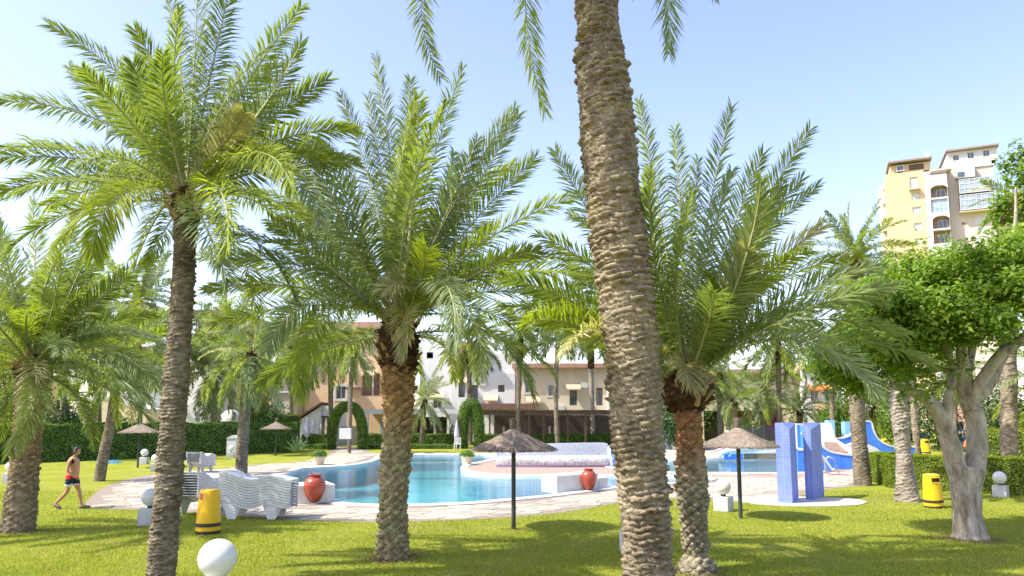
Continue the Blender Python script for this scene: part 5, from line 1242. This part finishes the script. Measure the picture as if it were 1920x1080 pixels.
# --- high apartment tower on the right
def tower():
    f = house('apartment_tower', 'tall yellow and cream apartment tower with arched balconies, high at the right', 1668, 142, 24)
    w = f.wall('yellow_wall', 'wall_yellow', 1668, 322, 1741, 600, [(1706, 332, 1721, 352), (1709, 361, 1725, 374), (1711, 388, 1727, 400), (1714, 418, 1729, 431), (1717, 447, 1730, 457), (1683, 314, 1693, 325)][:5], depth=14, zfloor=0)
    for h in w[4]: f.window(h, 'single', glass='frame_white', fm='frame_white')
    a, b, c, d = w[4][0]; f.slab('balcony', 'frame_white', a - .3, b + .3, c - .5, c - .3, -1, 0); f.railing((a - .3, b + .3, c - .3, d), -1, .9)
    # penthouse storey over the yellow part
    w = f.wall('penthouse_wall', 'wall_yellow', 1668, 306, 1745, 322, [(1683, 314, 1693, 325)], depth=12, d0=.3, zfloor=w[3])
    f.window(f.rect(1682, 311, 1694, 320), 'plain', -.1, surround=.15)
    a, b, c, d = f.rect(1704, 305, 1732, 313); f.slab('terrace_shade', 'shade_dark', a, b, c - .5, d - .2, .25, .29)  # flat dark sheet on the wall in place of a shaded terrace
    a, b, c, d = f.rect(1664, 300, 1747, 304.5); f.slab('roof', 'roof_tower', a, b, c + .1, d - .05, -.9, 12); f.slab('chimney', 'frame_white', *f.rect(1737, 286, 1743, 300)[:2], d, d + 1.6, 1, 2)
    # white bay with arches
    hs = [(1744, 348, 1777, 371), (1745, 374, 1777, 399), (1748, 405, 1781, 429), (1750, 432, 1784, 457)]
    w = f.wall('arcade_wall', 'frame_white', 1741, 320, 1784, 600, hs, depth=13, th=1.6, d0=-.5, zfloor=0); H = w[4]
    for i, h in enumerate(H):
        f.back(h, 'wall_terra' if i != 1 else 'glass_blue', .75 if i != 1 else -.2); a, b, c, d = h
        if i != 1:
            q = (a + (b - a) * .35, b - (b - a) * .1, c, c + (d - c) * .72); f.window(q, 'plain', .4); f.railing((a, b, c, d), -.45, .9)
        else: f.window((a, b, c, d), 'grid', -.4, 'glass_blue')
        if i in (0, 2):      # arch spandrels
            for sgn, x0, x1 in ((0, a, (a + b) / 2), (1, (a + b) / 2, b)):
                rr = (b - a) / 2; hh = (d - c) * .38; pts = []
                for j in range(9):
                    t = math.pi / 2 * j / 8; x = (a + b) / 2 + (-1 if sgn == 0 else 1) * rr * math.sin(t); pts.append((x, d - hh + hh * math.cos(t)))
                poly = pts + [(a if sgn == 0 else b, d)]
                vs = [f.w(u, z, -.505) for u, z in poly] + [f.w(u, z, -.2) for u, z in poly]; n = len(poly)
                MB().add(vs, [tuple(range(n)) if sgn else tuple(range(n - 1, -1, -1))] + [(k, (k + 1) % n, (k + 1) % n + n, k + n) for k in range(n)]).build('arch_spandrel', 'frame_white', f.root)
    a, b, c, d = f.rect(1742, 318, 1784, 321); f.slab('cornice', 'wall_cream', a, b, c, d, -.7, 3)
    a, b, c, d = f.rect(1742, 325, 1774, 327); f.slab('shade_line', 'roof_brown', a, b, c, d, -.62, -.5)  # brown strip drawn in for the shade under the cornice
    # cream right block, standing a little forward
    g = Facade(1784, 140.2, 24, f.root); z0 = g.rect(1784, 320, 1868, 321)
    hs = [(1812, 320, 1824, 336), (1790, 322, 1806, 339)]
    w = g.wall('cream_wall', 'wall_cream', 1784, 306, 1869, 600, [], depth=14, zfloor=0, d0=-.9)
    w2 = g.wall('top_storey_wall', 'frame_white', 1775, 283, 1868, 306, [(1786, 293, 1797, 303), (1813, 288, 1825, 299), (1842, 284, 1854, 295)], depth=12, d0=-.7, zfloor=w[3])
    for h in w2[4]: g.window(h, 'plain', -.7, surround=.15)
    a, b, c, d = g.rect(1771, 279, 1871, 283.5); g.slab('roof', 'roof_tower', a, b, c + .1, d - .05, -1.5, 12)
    for x in (1791, 1845): q = g.rect(x, 274, x + 5, 279); g.slab('chimney', 'wall_cream', q[0], q[1], d, d + 1.1, 2, 3)
    a, b, c, d = g.rect(1786, 314, 1866, 316.5); g.slab('cornice', 'frame_white', a, b, c, d, -1.15, -.9)
    a, b, c, d = g.rect(1789, 316, 1824, 339); g.slab('upper_bay', 'frame_white', a, b, c, d, -2.2, -.9)
    a, b, c, d = g.rect(1792, 329, 1805, 338); g.slab('dark_window', 'glass_dark', a, b, c, d, -2.26, -2.2)
    for (x0, y0, x1, y1, gl) in ((1795, 341, 1852, 367, 'glass_blue'), (1797, 370, 1857, 398, 'glass_blue')):
        h = g.rect(x0, y0, x1, y1); a, b, c, d = h
        g.slab('glazed_bay', 'glass_dark', a, b, c, d, -2.4, -.9)
        f_, n = g, 6
        m = MB()
        for i in range(n + 1):
            u = a + (b - a) * i / n; v = [g.w(u - .06, c, -2.5), g.w(u + .06, c, -2.5), g.w(u + .06, c, -2.4), g.w(u - .06, c, -2.4), g.w(u - .06, d, -2.5), g.w(u + .06, d, -2.5), g.w(u + .06, d, -2.4), g.w(u - .06, d, -2.4)]
            m.add(v, [(3, 2, 1, 0), (4, 5, 6, 7), (0, 1, 5, 4), (1, 2, 6, 5), (2, 3, 7, 6), (3, 0, 4, 7)])
        mo = m.build('mullions', 'frame_white', g.root)
        for q in (0, .33, .66, .97): g.slab('transom', 'frame_white', a, b, c + (d - c) * q, c + (d - c) * q + .13, -2.52, -2.5)
        for i in range(n):
            u0, u1 = a + (b - a) * i / n + .1, a + (b - a) * (i + 1) / n - .1; g.slab('pane', 'glass_blue', u0, u1, c + .1, d - .1, -2.44, -2.41)
    a, b, c, d = g.rect(1796, 399, 1858, 401); g.slab('bay_sill', 'wall_beige', a, b, c, d, -2.4, -.9)  # plain beige sill under the glazed bays
    for y in (410, 428, 446): q = g.rect(1826, y, 1850, y + 12); g.slab('shutter', 'frame_white', q[0], q[1], q[2], q[3], -.96, -.9)
    a, b, c, d = g.rect(1802, 419, 1810, 423); g.slab('vent', 'roof_brown', a, b, c, d, -.98, -.9)
    # balconies on the far left flank
    h = Facade(1657, 146, 24, f.root)
    a, b, c, d = h.rect(1658, 345, 1669, 600); h.slab('flank_wall', 'wall_cream', a, b, 0, d, 1.0, 8)
    for y in (345, 373, 400, 424): q = h.rect(1656, y, 1672, y + 9); h.slab('balcony', 'frame_white', q[0], q[1], q[2], q[3], -.6, 1.0); h.slab('recess', 'wall_terra', q[0] + .9, q[1], q[2] - 1.6, q[2], .9, .99)
tower()
# --- white house behind the long hedge at the left
def left_white():
    f = house('white_house', 'white villa with dark balcony window behind the long hedge', 150, 66)
    w = f.wall('wall', 'wall_white', 232, 655, 385, 800, [(252, 668, 276, 712), (303, 700, 318, 730)], depth=9, zfloor=0)
    h = w[4][0]; f.window(h, 'plain', fm='frame_dark'); f.slab('balcony', 'metal_dark', h[0] - .3, h[1] + .6, h[2] - .12, h[2] - .0, -.9, 0); f.railing((h[0] - .3, h[1] + .6, h[2], h[3]), -.88, 1.0, 'metal_dark'); f.window(w[4][1], 'plain', fm='frame_dark')
    a, b, c, d = f.rect(228, 650, 389, 655); f.slab('roof', 'roof_brown', a, b, c, d, -.4, 9)
    # beige low wing with sloping parapet
    a, b, c, d = f.rect(222, 746, 306, 800); e = f.rect(306, 772, 307, 773)[3]
    v = [f.w(a, 0, -3), f.w(b, 0, -3), f.w(b, e, -3), f.w(a, d, -3), f.w(a, 0, -.1), f.w(b, 0, -.1), f.w(b, e, -.1), f.w(a, d, -.1)]
    MB().add(v, [(0, 1, 2, 3), (7, 6, 5, 4), (1, 5, 6, 2), (3, 2, 6, 7), (0, 3, 7, 4)]).build('low_wing', 'wall_beige', f.root)
    v = [f.w(a, d, -3.1), f.w(b, e, -3.1), f.w(b, e + .22, -3.1), f.w(a, d + .22, -3.1), f.w(a, d, -.05), f.w(b, e, -.05), f.w(b, e + .22, -.05), f.w(a, d + .22, -.05)]
    MB().add(v, [(0, 1, 2, 3), (7, 6, 5, 4), (1, 5, 6, 2), (3, 2, 6, 7), (0, 3, 7, 4), (0, 4, 5, 1)]).build('parapet_cap', 'frame_white', f.root)
    # porch with columns left
    a, b, c, d = f.rect(142, 742, 222, 800); f.slab('porch_roof', 'wall_white', a, b, d - .5, d, -2.5, 3); f.slab('porch_back', 'metal_dark', a, b, 0, d - .5, 2.4, 2.5)
    for x in (148, 184, 218): q = f.rect(x, 745, x + 8, 800); f.slab('column', 'frame_white', q[0], q[1], 0, d - .5, -2.4, -2.0)
left_white()
def terra():
    f = house('terracotta_house', 'tall terracotta house with brown eaves seen between the palms on the left', 372, 74)
    w = f.wall('wall', 'wall_terra', 362, 592, 446, 800, [(372, 604, 382, 622), (410, 600, 424, 618), (388, 650, 402, 676), (424, 650, 438, 676)], depth=10, zfloor=0)
    for h in w[4]: f.window(h, surround=.1)
    a, b, c, d = f.rect(356, 583, 452, 592); f.slab('roof', 'roof_brown', a, b, c, d, -.8, 10); a, b, c, d = f.rect(392, 568, 406, 583); f.slab('chimney', 'wall_cream', a, b, c, d, 2, 3.5)
    a, b, c, d = f.rect(385, 618, 428, 626); f.slab('balcony', 'frame_white', a, b, c, d, -1.0, 0)
    f = house('white_hut', 'small white outbuilding with round windows behind the hedge by the slender trunk', 352, 61)
    a, b, c, d = f.rect(345, 762, 383, 800); e = f.rect(352, 752, 353, 753)[3]; f.slab('wall', 'wall_white', a, b, 0, d, 0, 3)
    MB().add([f.w(a, d, 0), f.w(b, d, 0), f.w((a + b) / 2, e, 0), f.w(a, d, 3), f.w(b, d, 3), f.w((a + b) / 2, e, 3)], [(0, 1, 2), (5, 4, 3), (0, 2, 5, 3), (1, 4, 5, 2)]).build('gable', 'wall_white', f.root)
    for y in (776, 786): u, z = f.hit(370, y); m = MB(); n = 14; m.add([f.w(u + .22 * math.cos(2 * math.pi * i / n), z + .22 * math.sin(2 * math.pi * i / n), -.02) for i in range(n)], [tuple(range(n))]); m.build('round_window', 'glass_dark', f.root)
    f = house('dome_canopy', 'pale domed canopy behind the hedge near the leaning palm', 425, 62); u0, u1, z0, z1 = f.rect(404, 762, 446, 790); m = MB(); c = f.w((u0 + u1) / 2, z0, 1); rr = (u1 - u0) / 2
    m.lathe([(rr * math.cos(t), (z1 - z0) * .8 * math.sin(t)) for t in np.linspace(0, 1.5, 7)], 20, c, cap=False); m.build('canopy', 'awning', f.root)
    for dx in (-.8, .8): MB().tube([(c.x + dx * rr, c.y, 0), (c.x + dx * rr, c.y, z0)], .06, 6).build('post', 'frame_white', f.root)
    f.root['category'] = 'canopy'
terra()
def tan_house():
    f = house('tan_house', 'tan three-storey house with white-framed windows behind the first topiary arch', 515, 76)
    hs = [(630, 724, 648, 748), (560, 650, 574, 674), (600, 655, 614, 680), (678, 700, 712, 742), (680, 688, 692, 710), (636, 660, 650, 684), (540, 712, 552, 734)]
    hs = [hs[0], hs[1], hs[2], hs[3], hs[5], hs[6]]
    w = f.wall('wall', 'wall_tan', 516, 616, 722, 840, hs, depth=11, zfloor=0, th=.9)
    for i, h in enumerate(w[4]):
        if i == 3: f.back(h, 'wall_terra', .85); f.railing(h, -.02, .9, 'frame_dark'); f.slab('balcony_post', 'frame_white', h[0] + 1.1, h[0] + 1.25, h[2], h[3], .05, .2)
        else: f.window(h, surround=.22)
    a, b, c, d = f.rect(510, 605, 728, 616); f.slab('roof', 'roof_pink', a, b, c, d, -.7, 11)
    a, b, c, d = f.rect(570, 612, 572, 800); f.slab('downpipe', 'wall_terra', a, a + .15, 0, d, -.15, 0)
    f.slab('side_bay', 'wall_cream', *f.rect(519, 738, 560, 800)[:2], 0, f.rect(519, 738, 560, 800)[3], -2, 0)
    a, b, c, d = f.rect(517, 734, 562, 738); f.slab('bay_roof', 'frame_white', a, b, c, d, -2.2, 0)
    a, b, c, d = f.rect(650, 726, 676, 730); f.slab('eave', 'roof_brown', a, b, c, d, -.6, 0)
    # white annexe with pitched gable
    g = house('white_annexe', 'low white annexe with pitched brown roof left of the first topiary arch', 565, 68)
    a, b, c, d = g.rect(562, 787, 602, 830); e = g.rect(600, 760, 601, 761)[3]
    MB().add([g.w(a, 0), g.w(b, 0), g.w(b, e), g.w(a, d), g.w(a, 0, 4), g.w(b, 0, 4), g.w(b, e, 4), g.w(a, d, 4)], [(0, 1, 2, 3), (7, 6, 5, 4), (3, 2, 6, 7), (0, 3, 7, 4)]).build('wall', 'wall_white', g.root)
    MB().add([g.w(a - .5, d - .1, -.3), g.w(b, e + .12, -.3), g.w(b, e + .3, -.3), g.w(a - .5, d + .1, -.3), g.w(a - .5, d - .1, 4.3), g.w(b, e + .12, 4.3), g.w(b, e + .3, 4.3), g.w(a - .5, d + .1, 4.3)], [(0, 1, 2, 3), (7, 6, 5, 4), (3, 2, 6, 7), (0, 3, 7, 4), (0, 4, 5, 1)]).build('roof', 'roof_brown', g.root)
    a, b, c, d = g.rect(602, 761, 632, 832); g.slab('grey_wall', 'wall_white', a + .004, b, 0, d, .1, 4)
    a, b, c, d = g.rect(604, 783, 626, 832); g.slab('doorway', 'shade_dark', a, b, 0, d, .02, .096); g.slab('door_head', 'wood_dark', a - .1, b + .1, d, d + .15, -.1, .096)  # doorway is a dark sheet, the shade inside put into its colour
    for x in (609, 618): q = g.rect(x, 784, x + 4, 830); g.slab('door_post', 'wall_beige', q[0], q[1], 0, d, -.05, .018)
tan_house()
def white_mid():
    f = house('white_apartment_house', 'white gabled house with tan upper storey and eaves right of the middle palm', 790, 77)
    w = f.wall('wall', 'wall_white', 786, 660, 846, 832, [(800, 660, 812, 672), (812, 745, 828, 766)], depth=11, zfloor=0)
    f.window(w[4][1], 'plain')
    a, b, c, d = f.rect(786, 628, 860, 661); f.slab('upper_wall', 'wall_white', a, b, c, d, 1.5, 11)
    a, b, c, d = f.rect(844, 626, 866, 642); f.slab('solar_panel', 'glass_blue', a, b, c, d, 1.3, 1.45); f.slab('panel_frame', 'frame_white', a - .1, b + .1, c - .1, c - .004, 1.25, 1.5)
    w = f.wall('tan_wall', 'wall_tan', 846, 650, 901, 700, [(871, 668, 884, 690)], depth=11, d0=-.4); f.window(w[4][0], 'plain', -.4, surround=.15)
    a, b, c, d = f.rect(842, 644, 906, 650); f.slab('roof', 'roof_pink', a, b, c, d, -1.3, 11)
    w = f.wall('lower_wall', 'wall_white', 846, 700, 965, 832, [(860, 715, 872, 745), (880, 722, 896, 755), (934, 722, 946, 735)], depth=11, zfloor=0, d0=-.2)
    for h in w[4]: f.window(h, 'plain', -.2, fm='frame_dark')
    a, b, c, d = f.rect(901, 662, 965, 700); f.slab('right_wing', 'wall_white', a, b, c - .1, d, .6, 11)
    a, b, c, d = f.rect(902, 757, 1004, 768); f.slab('tiled_lean_to_roof', 'roof_brown', a, b, c, d, -1.6, 0)
white_mid()
def beige():
    f = house('beige_house', 'long beige house with dark tall windows left of the thick palm trunk', 965, 77)
    hs = [(1028, 722, 1043, 742), (1068, 727, 1082, 760), (1118, 727, 1130, 760), (985, 712, 1000, 736)]
    w = f.wall('wall', 'wall_beige', 966, 690, 1152, 832, hs, depth=11, zfloor=0)
    for i, h in enumerate(w[4]): f.window(h, 'plain', surround=.18 if i in (0, 3) else None, fm='frame_white' if i in (0, 3) else 'frame_dark')
    a, b, c, d = f.rect(960, 682, 1158, 690); f.slab('roof', 'roof_pink', a, b, c, d, -.7, 11)
    a, b, c, d = f.rect(1138, 700, 1150, 832); f.slab('pale_pier', 'wall_white', a, b, 0, d, -.8, 0)
    f = house('pink_house', 'pink-roofed white house with balconies behind the small round-headed palm', 1505, 78)
    w = f.wall('wall', 'wall_white', 1506, 690, 1580, 832, [(1520, 730, 1536, 752), (1546, 728, 1566, 752)], depth=11, zfloor=0)
    for h in w[4]: f.window(h, 'plain'); 
    a, b, c, d = f.rect(1500, 684, 1586, 690); f.slab('roof', 'roof_pink', a, b, c, d, -.7, 11)
    a, b, c, d = f.rect(1530, 757, 1592, 769); f.slab('balcony_slab', 'roof_pink', a, b, c, d, -2.4, 0)
    a, b, c, d = f.rect(1534, 771, 1590, 800); f.slab('ground_floor_shade', 'shade_dark', a, b, 0, d, -.1, 0)  # dark sheet on the wall face, painted as a shaded recess
    f = house('brown_arcade', 'brown arcade building behind the palms over the rear pool', 1250, 79)
    w = f.wall('wall', 'wall_beige', 1232, 700, 1500, 832, [(1320, 770, 1360, 832), (1372, 770, 1412, 832), (1424, 770, 1464, 832)], depth=11, zfloor=0, th=1.5)
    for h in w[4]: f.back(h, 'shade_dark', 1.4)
    a, b, c, d = f.rect(1228, 693, 1504, 700); f.slab('roof', 'roof_pink', a, b, c, d, -.7, 11)
    f = house('arched_building', 'brown wall with a dark arched opening at the far left edge', -60, 70)
    w = f.wall('wall', 'wall_tan', -120, 700, 40, 832, [(-25, 745, 12, 832)], depth=6, zfloor=0, th=1.0); f.back(w[4][0], 'shade_dark', .95)
    f = house('far_right_building', 'reddish low building with blue post behind the tall bright hedge', 1850, 80)
    w = f.wall('wall', 'roof_pink', 1836, 760, 2000, 832, [(1868, 785, 1880, 805), (1900, 782, 1914, 800)], depth=8, zfloor=0)
    for h in w[4]: f.window(h, 'plain')
    a, b, c, d = f.rect(1868, 772, 1874, 832); f.slab('blue_post', 'light_blue_paint', a, b, 0, d, -1.2, -.9)
beige()
def clutter():
    # air-conditioning boxes, awnings and aerials fixed to the houses
    for key, D, items in (('beige_house', 77, ((1052, 765, 'ac'), (1096, 722, 'ac'), (1000, 748, 'aw'), (1075, 724, 'aw'), (1040, 682, 'an'))), ('white_apartment_house', 77, ((905, 718, 'ac'), (920, 745, 'aw'), (866, 711, 'aw'), (820, 740, 'aw'), (950, 662, 'an'))),
                          ('tan_house', 76, ((590, 690, 'ac'), (657, 695, 'ac'), (693, 697, 'aw'), (553, 707, 'aw'), (640, 605, 'an'))), ('pink_house', 78, ((1528, 726, 'aw'), (1556, 724, 'aw'), (1540, 715, 'ac')))):
        root = bpy.data.objects[key]
        for x, y, t in items:
            p = P(x, y, D - .55)
            if t == 'ac':
                MB().box(p.x - .38, p.y + .2, p.z - .28, p.x + .38, p.y + .549, p.z + .28).build('air_conditioner', 'frame_white', root); 
            elif t == 'aw':
                q = p; m = MB(); w = .75
                m.add([(q.x - w, q.y + .4, q.z + .25), (q.x + w, q.y + .4, q.z + .25), (q.x + w, q.y - .5, q.z - .25), (q.x - w, q.y - .5, q.z - .25), (q.x - w, q.y - .5, q.z - .42), (q.x + w, q.y - .5, q.z - .42)], [(0, 3, 2, 1), (3, 4, 5, 2)]); m.build('window_awning', 'parasol_orange' if D == 78 else 'wall_tan', root)
            else: MB().tube([p + Vector((0, 3, 0)), p + Vector((0, 3, 2.2))], .03, 5).tube([p + Vector((-.5, 3, 2.0)), p + Vector((.5, 3, 2.0))], .02, 4).build('aerial', 'metal_dark', root)
clutter()
def terrace():
    f = house('restaurant_terrace', 'open restaurant terrace with white awning roof behind the low hedges', 690, 70)
    a, b, c, d = f.rect(684, 768, 886, 776); f.slab('awning_edge', 'frame_white', a, b, c, d, -2.4, -2.2); f.slab('awning', 'awning', a, b, d - .1, d, -2.2, 3)
    for x in (696, 770, 818, 842, 884): q = f.rect(x, 776, x + 4, 830); f.slab('post', 'frame_white' if x != 770 else 'wall_tan', q[0], q[1], 0, c, -2.3, -2.05)
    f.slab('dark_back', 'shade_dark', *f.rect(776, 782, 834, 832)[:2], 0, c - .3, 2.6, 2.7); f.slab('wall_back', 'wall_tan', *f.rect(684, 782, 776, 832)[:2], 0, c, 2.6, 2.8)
    q = f.rect(704, 784, 716, 818); f.slab('glass_door', 'glass_blue', q[0], q[1], 0, q[3], 2.5, 2.58)
    q = f.rect(818, 802, 838, 832); f.slab('bar_counter', 'wood_dark', q[0], q[1], 0, q[3], -.6, 0)
    for i, x in enumerate((800, 812)): q = f.rect(x, 792, x + 7, 805); f.slab('bottle_shelf', 'glass_blue', q[0], q[1], q[2], q[3], 2.4, 2.5)
    g = house('wooden_pergola', 'dark wooden pergola with cane roof behind the hedge right of the narrow arch', 900, 69)
    a, b, c, d = g.rect(892, 771, 1154, 778); g.slab('edge_beam', 'wood_dark', a, b, c, d, -2.2, -2.0)
    n = 40
    for i in range(n): u = a + (b - a) * (i + .5) / n; g.slab('roof_slat', 'wood_dark', u - .07, u + .07, d + .005, d + .10, -2.5, 3)
    for x in (900, 918, 958, 990, 1016, 1060, 1092, 1140): q = g.rect(x, 778, x + 3, 830); g.slab('post', 'wood_dark', q[0], q[1], 0, c, -2.15, -1.95)
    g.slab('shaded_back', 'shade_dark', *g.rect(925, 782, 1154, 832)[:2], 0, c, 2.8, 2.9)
    for x in (942, 972, 1030, 1040): q = g.rect(x, 800, x + 4, 832); g.slab('pale_panel', 'wall_beige', q[0], q[1], 0, q[3], 1.4, 1.5)
    g.root['category'] = 'pergola'
terrace()

# ================================================================== PEOPLE
def skin_mesh(verts, edges, radii, root_i=0, sub=2):
    me = bpy.data.meshes.new('skeleton'); me.from_pydata([tuple(v) for v in verts], edges, []); o = bpy.data.objects.new('skeleton', me); COL.objects.link(o)
    m = o.modifiers.new('skin', 'SKIN'); m.use_smooth_shade = True
    for i, sv in enumerate(me.skin_vertices[0].data): sv.radius = radii[i] if isinstance(radii[i], tuple) else (radii[i], radii[i]); sv.use_root = (i == root_i)
    s = o.modifiers.new('sub', 'SUBSURF'); s.levels = sub; s.render_levels = sub
    dg = bpy.context.evaluated_depsgraph_get(); ev = o.evaluated_get(dg); r = bpy.data.meshes.new_from_object(ev)
    v = np.empty(len(r.vertices) * 3); r.vertices.foreach_get('co', v); v = v.reshape(-1, 3); f = [tuple(p.vertices) for p in r.polygons]
    bpy.data.objects.remove(o); bpy.data.meshes.remove(r); return v, f
def man(loc, rz, label):
    """walks towards local +X"""
    root = empty('person', loc, label, 'person', rz=rz)
    V, E, Rr = [], [], []
    def n(x, y, z, r, par=None):
        V.append((x, y, z)); Rr.append(r); i = len(V) - 1
        if par is not None: E.append((par, i))
        return i
    pel = n(.0, 0, .93, (.155, .165)); bel = n(.035, 0, 1.06, (.16, .165), pel); chest = n(.015, 0, 1.26, (.15, .18), bel); ub = n(-.0, 0, 1.38, (.10, .15), chest)
    nk = n(.03, 0, 1.47, .058, ub); n(.055, 0, 1.53, .055, nk)
    def leg(s, hip, knee, ank, toe):
        a = n(*hip, .098, pel); k1 = n(*[(hip[i] + knee[i]) / 2 for i in range(3)], .082, a); k = n(*knee, .056, k1); c = n(*[knee[i] * .68 + ank[i] * .32 for i in range(3)], .058, k)
        an = n(*ank, .036, c); n(*toe, (.026, .04), an)
    leg(1, (.01, .09, .86), (.17, .10, .50), (.26, .10, .10), (.42, .11, .045))        # front leg
    leg(-1, (.0, -.09, .86), (-.06, -.09, .48), (-.36, -.08, .17), (-.25, -.08, .06))  # trailing leg
    hands = []
    def arm(s, sh, el, wr):
        a = n(*sh, .055, ub); m = n(*[(sh[i] + el[i]) / 2 for i in range(3)], .046, a); e = n(*el, .038, m); w = n(*wr, .026, e)
        d = (Vector(wr) - Vector(el)).normalized(); pm = Vector(wr) + d * .055; n(*pm, (.030, .020), w); hands.append((pm, d, s))
    arm(1, (-.02, .19, 1.36), (-.16, .24, 1.10), (-.02, .20, .90))
    arm(-1, (-.0, -.19, 1.36), (-.02, -.24, 1.07), (.16, -.20, .93))
    v, f = skin_mesh(V, E, Rr); vs, fs = list(map(tuple, v)), list(f)
    mb = MB(); mb.add(vs, fs)
    # head: shaped from profile rings
    hc = Vector((.085, 0, 1.63)); rings = []; N = 20
    for j in range(13):
        ph = math.pi * (j + .5) / 13; z = -math.cos(ph) * .118; r0 = math.sin(ph)
        for i in range(N):
            a = 2 * math.pi * i / N; x = math.cos(a) * r0 * .098; y = math.sin(a) * r0 * .076
            if z < -.03: x *= .88; y *= .84 ; x += .012 * (math.cos(a) > 0)
            if abs(y) < .018 and x > .05 and -.045 < z < .012: x += .022 * (1 - abs(z + .02) / .035)      # nose
            if abs(y) < .03 and x > .05 and -.075 < z < -.06: x += .006
            if .01 < abs(y) < .045 and x > .05 and .008 < z < .03: x -= .006                            # eye sockets
            rings.append(tuple(hc + Vector((x, y, z))))
    hf = [(j * N + i, j * N + (i + 1) % N, (j + 1) * N + (i + 1) % N, (j + 1) * N + i) for j in range(12) for i in range(N)] + [tuple(range(N - 1, -1, -1)), tuple(12 * N + i for i in range(N))]
    mb.add(rings, hf)
    for s in (-1, 1): mb.lathe([(.004, -.028), (.014, -.018), (.017, .006), (.010, .026)], 8, hc + Vector((-.01, s * .078, -.005)))
    for pm, d, s in hands:      # five bent fingers
        side = Vector((1, 0, 0)); side = (side - d * side.dot(d)).normalized(); curl = Vector((.25, -s * .9, 0)).normalized()
        for k in range(4):
            b = pm + d * .02 + side * (-.024 + .016 * k); L_ = (.060, .072, .068, .054)[k]; mb.tube([b, b + d * L_ * .45 + curl * .006, b + d * L_ * .75 + curl * .02, b + d * L_ * .85 + curl * .036], [.009, .008, .0075, .006], 6)
        b = pm - d * .02 + side * .024; mb.tube([b, b + d * .025 + side * .02, b + d * .05 + side * .024 + curl * .012], [.011, .009, .007], 6)
    mb.build('body', 'skin', root, world=False, smooth=True)
    # hair cap
    hm = MB(); hv = []; 
    for j in range(9):
        ph = math.pi * (.40 + .60 * j / 8.6); z = -math.cos(ph) * .128; r0 = math.sin(ph)
        for i in range(N):
            a = 2 * math.pi * i / N; x = math.cos(a) * r0 * .106; y = math.sin(a) * r0 * .084; zz = z
            if math.cos(a) > .35 and j < 4: x, y, zz = x * .86, y * .9, z + .03
            hv.append(tuple(hc + Vector((x - .006, y, zz + (-.03 if math.cos(a) < -.2 and j < 2 else 0)))))
    hm.add(hv, [(j * N + i, j * N + (i + 1) % N, (j + 1) * N + (i + 1) % N, (j + 1) * N + i) for j in range(8) for i in range(N)] + [tuple(8 * N + i for i in range(N))]); hm.build('hair', 'hair', root, world=False, smooth=True)
    # swim shorts: skinned pelvis and thighs, cut by height into three bands
    V2 = [(.0, 0, 1.03), (.0, 0, .93), (.015, .095, .85), (.0, -.095, .85), (.105, .10, .62), (-.045, -.095, .60)]
    v, f = skin_mesh(V2, [(0, 1), (1, 2), (1, 3), (2, 4), (3, 5)], [(.15, .165), (.155, .17), .118, .118, .108, .108], 1)
    m = MB(); m.add(list(map(tuple, v)), f); zc = [sum(v[i][2] for i in q) / len(q) for q in f]; mi = [0 if z > .865 else 1 if z > .70 else 2 for z in zc]
    m.build('swim_shorts', ['cloth_red', 'cloth_navy', 'cloth_white'], root, world=False, smooth=True, midx=mi)
    for (ax, ay, az), (tx, ty, tz) in (((.26, .10, .04), (.48, .11, .035)), ((-.37, -.08, .11), (-.22, -.08, .03))):
        c = Vector((ax, ay, az)); t = Vector((tx, ty, tz)); d = (t - c); MB().tube([c - d * .25, c, c + d * .55, t, t + d * .12], [.03, .042, .048, .042, .02], 10).build('shoe', 'sandal', root, world=False, smooth=True)
    return root
man(G(131, 954), R(3), 'bare-chested man in red, navy and white swim shorts walking towards the pool')
def diner():
    """person at the restaurant bar, standing with back turned"""
    p = G(793, 833); root = empty('person', p, 'person in a pinkish red top standing behind the low hedge at the terrace', 'person')
    V = [(0, 0, .95), (0, 0, 1.1), (0, .02, 1.32), (0, .03, 1.42), (0, .03, 1.52), (.09, 0, .85), (-.09, 0, .85), (.10, 0, .48), (-.10, 0, .48), (.10, 0, .07), (-.10, 0, .07), (.10, -.13, .04), (-.10, -.13, .04),
         (.19, .02, 1.37), (-.19, .02, 1.37), (.26, .05, 1.12), (-.26, .05, 1.12), (.2, -.12, .98), (-.22, -.1, .96)]
    E = [(0, 1), (1, 2), (2, 3), (3, 4), (0, 5), (0, 6), (5, 7), (6, 8), (7, 9), (8, 10), (9, 11), (10, 12), (3, 13), (3, 14), (13, 15), (14, 16), (15, 17), (16, 18)]
    rr = [.14, .13, .15, .11, .05, .09, .09, .055, .055, .035, .035, .035, .035, .055, .055, .038, .038, .03, .03]
    v, f = skin_mesh(V, E, rr); m = MB(); m.add(list(map(tuple, v)), f); m.lathe([(.10 * math.sin(t) * .85, -.115 * math.cos(t)) for t in np.linspace(.2, 2.95, 9)], 16, (0, .02, 1.63)); m.build('body', 'skin', root, world=False, smooth=True)
    v, f = skin_mesh(V[:4] + [V[13], V[14], (.225, .035, 1.24), (-.225, .035, 1.24)], [(0, 1), (1, 2), (2, 3), (3, 4), (3, 5), (4, 6), (5, 7)], [.155, .145, .168, .12, .07, .07, .06, .06]); m = MB(); m.add(list(map(tuple, v)), f); m.build('top', 'cloth_pink', root, world=False, smooth=True)
    m = MB(); m.lathe([(.105 * math.sin(t) * .9, -.125 * math.cos(t)) for t in np.linspace(1.3, 2.95, 6)], 16, (0, .03, 1.64)); m.build('hair', 'hair', root, world=False, smooth=True)
diner()
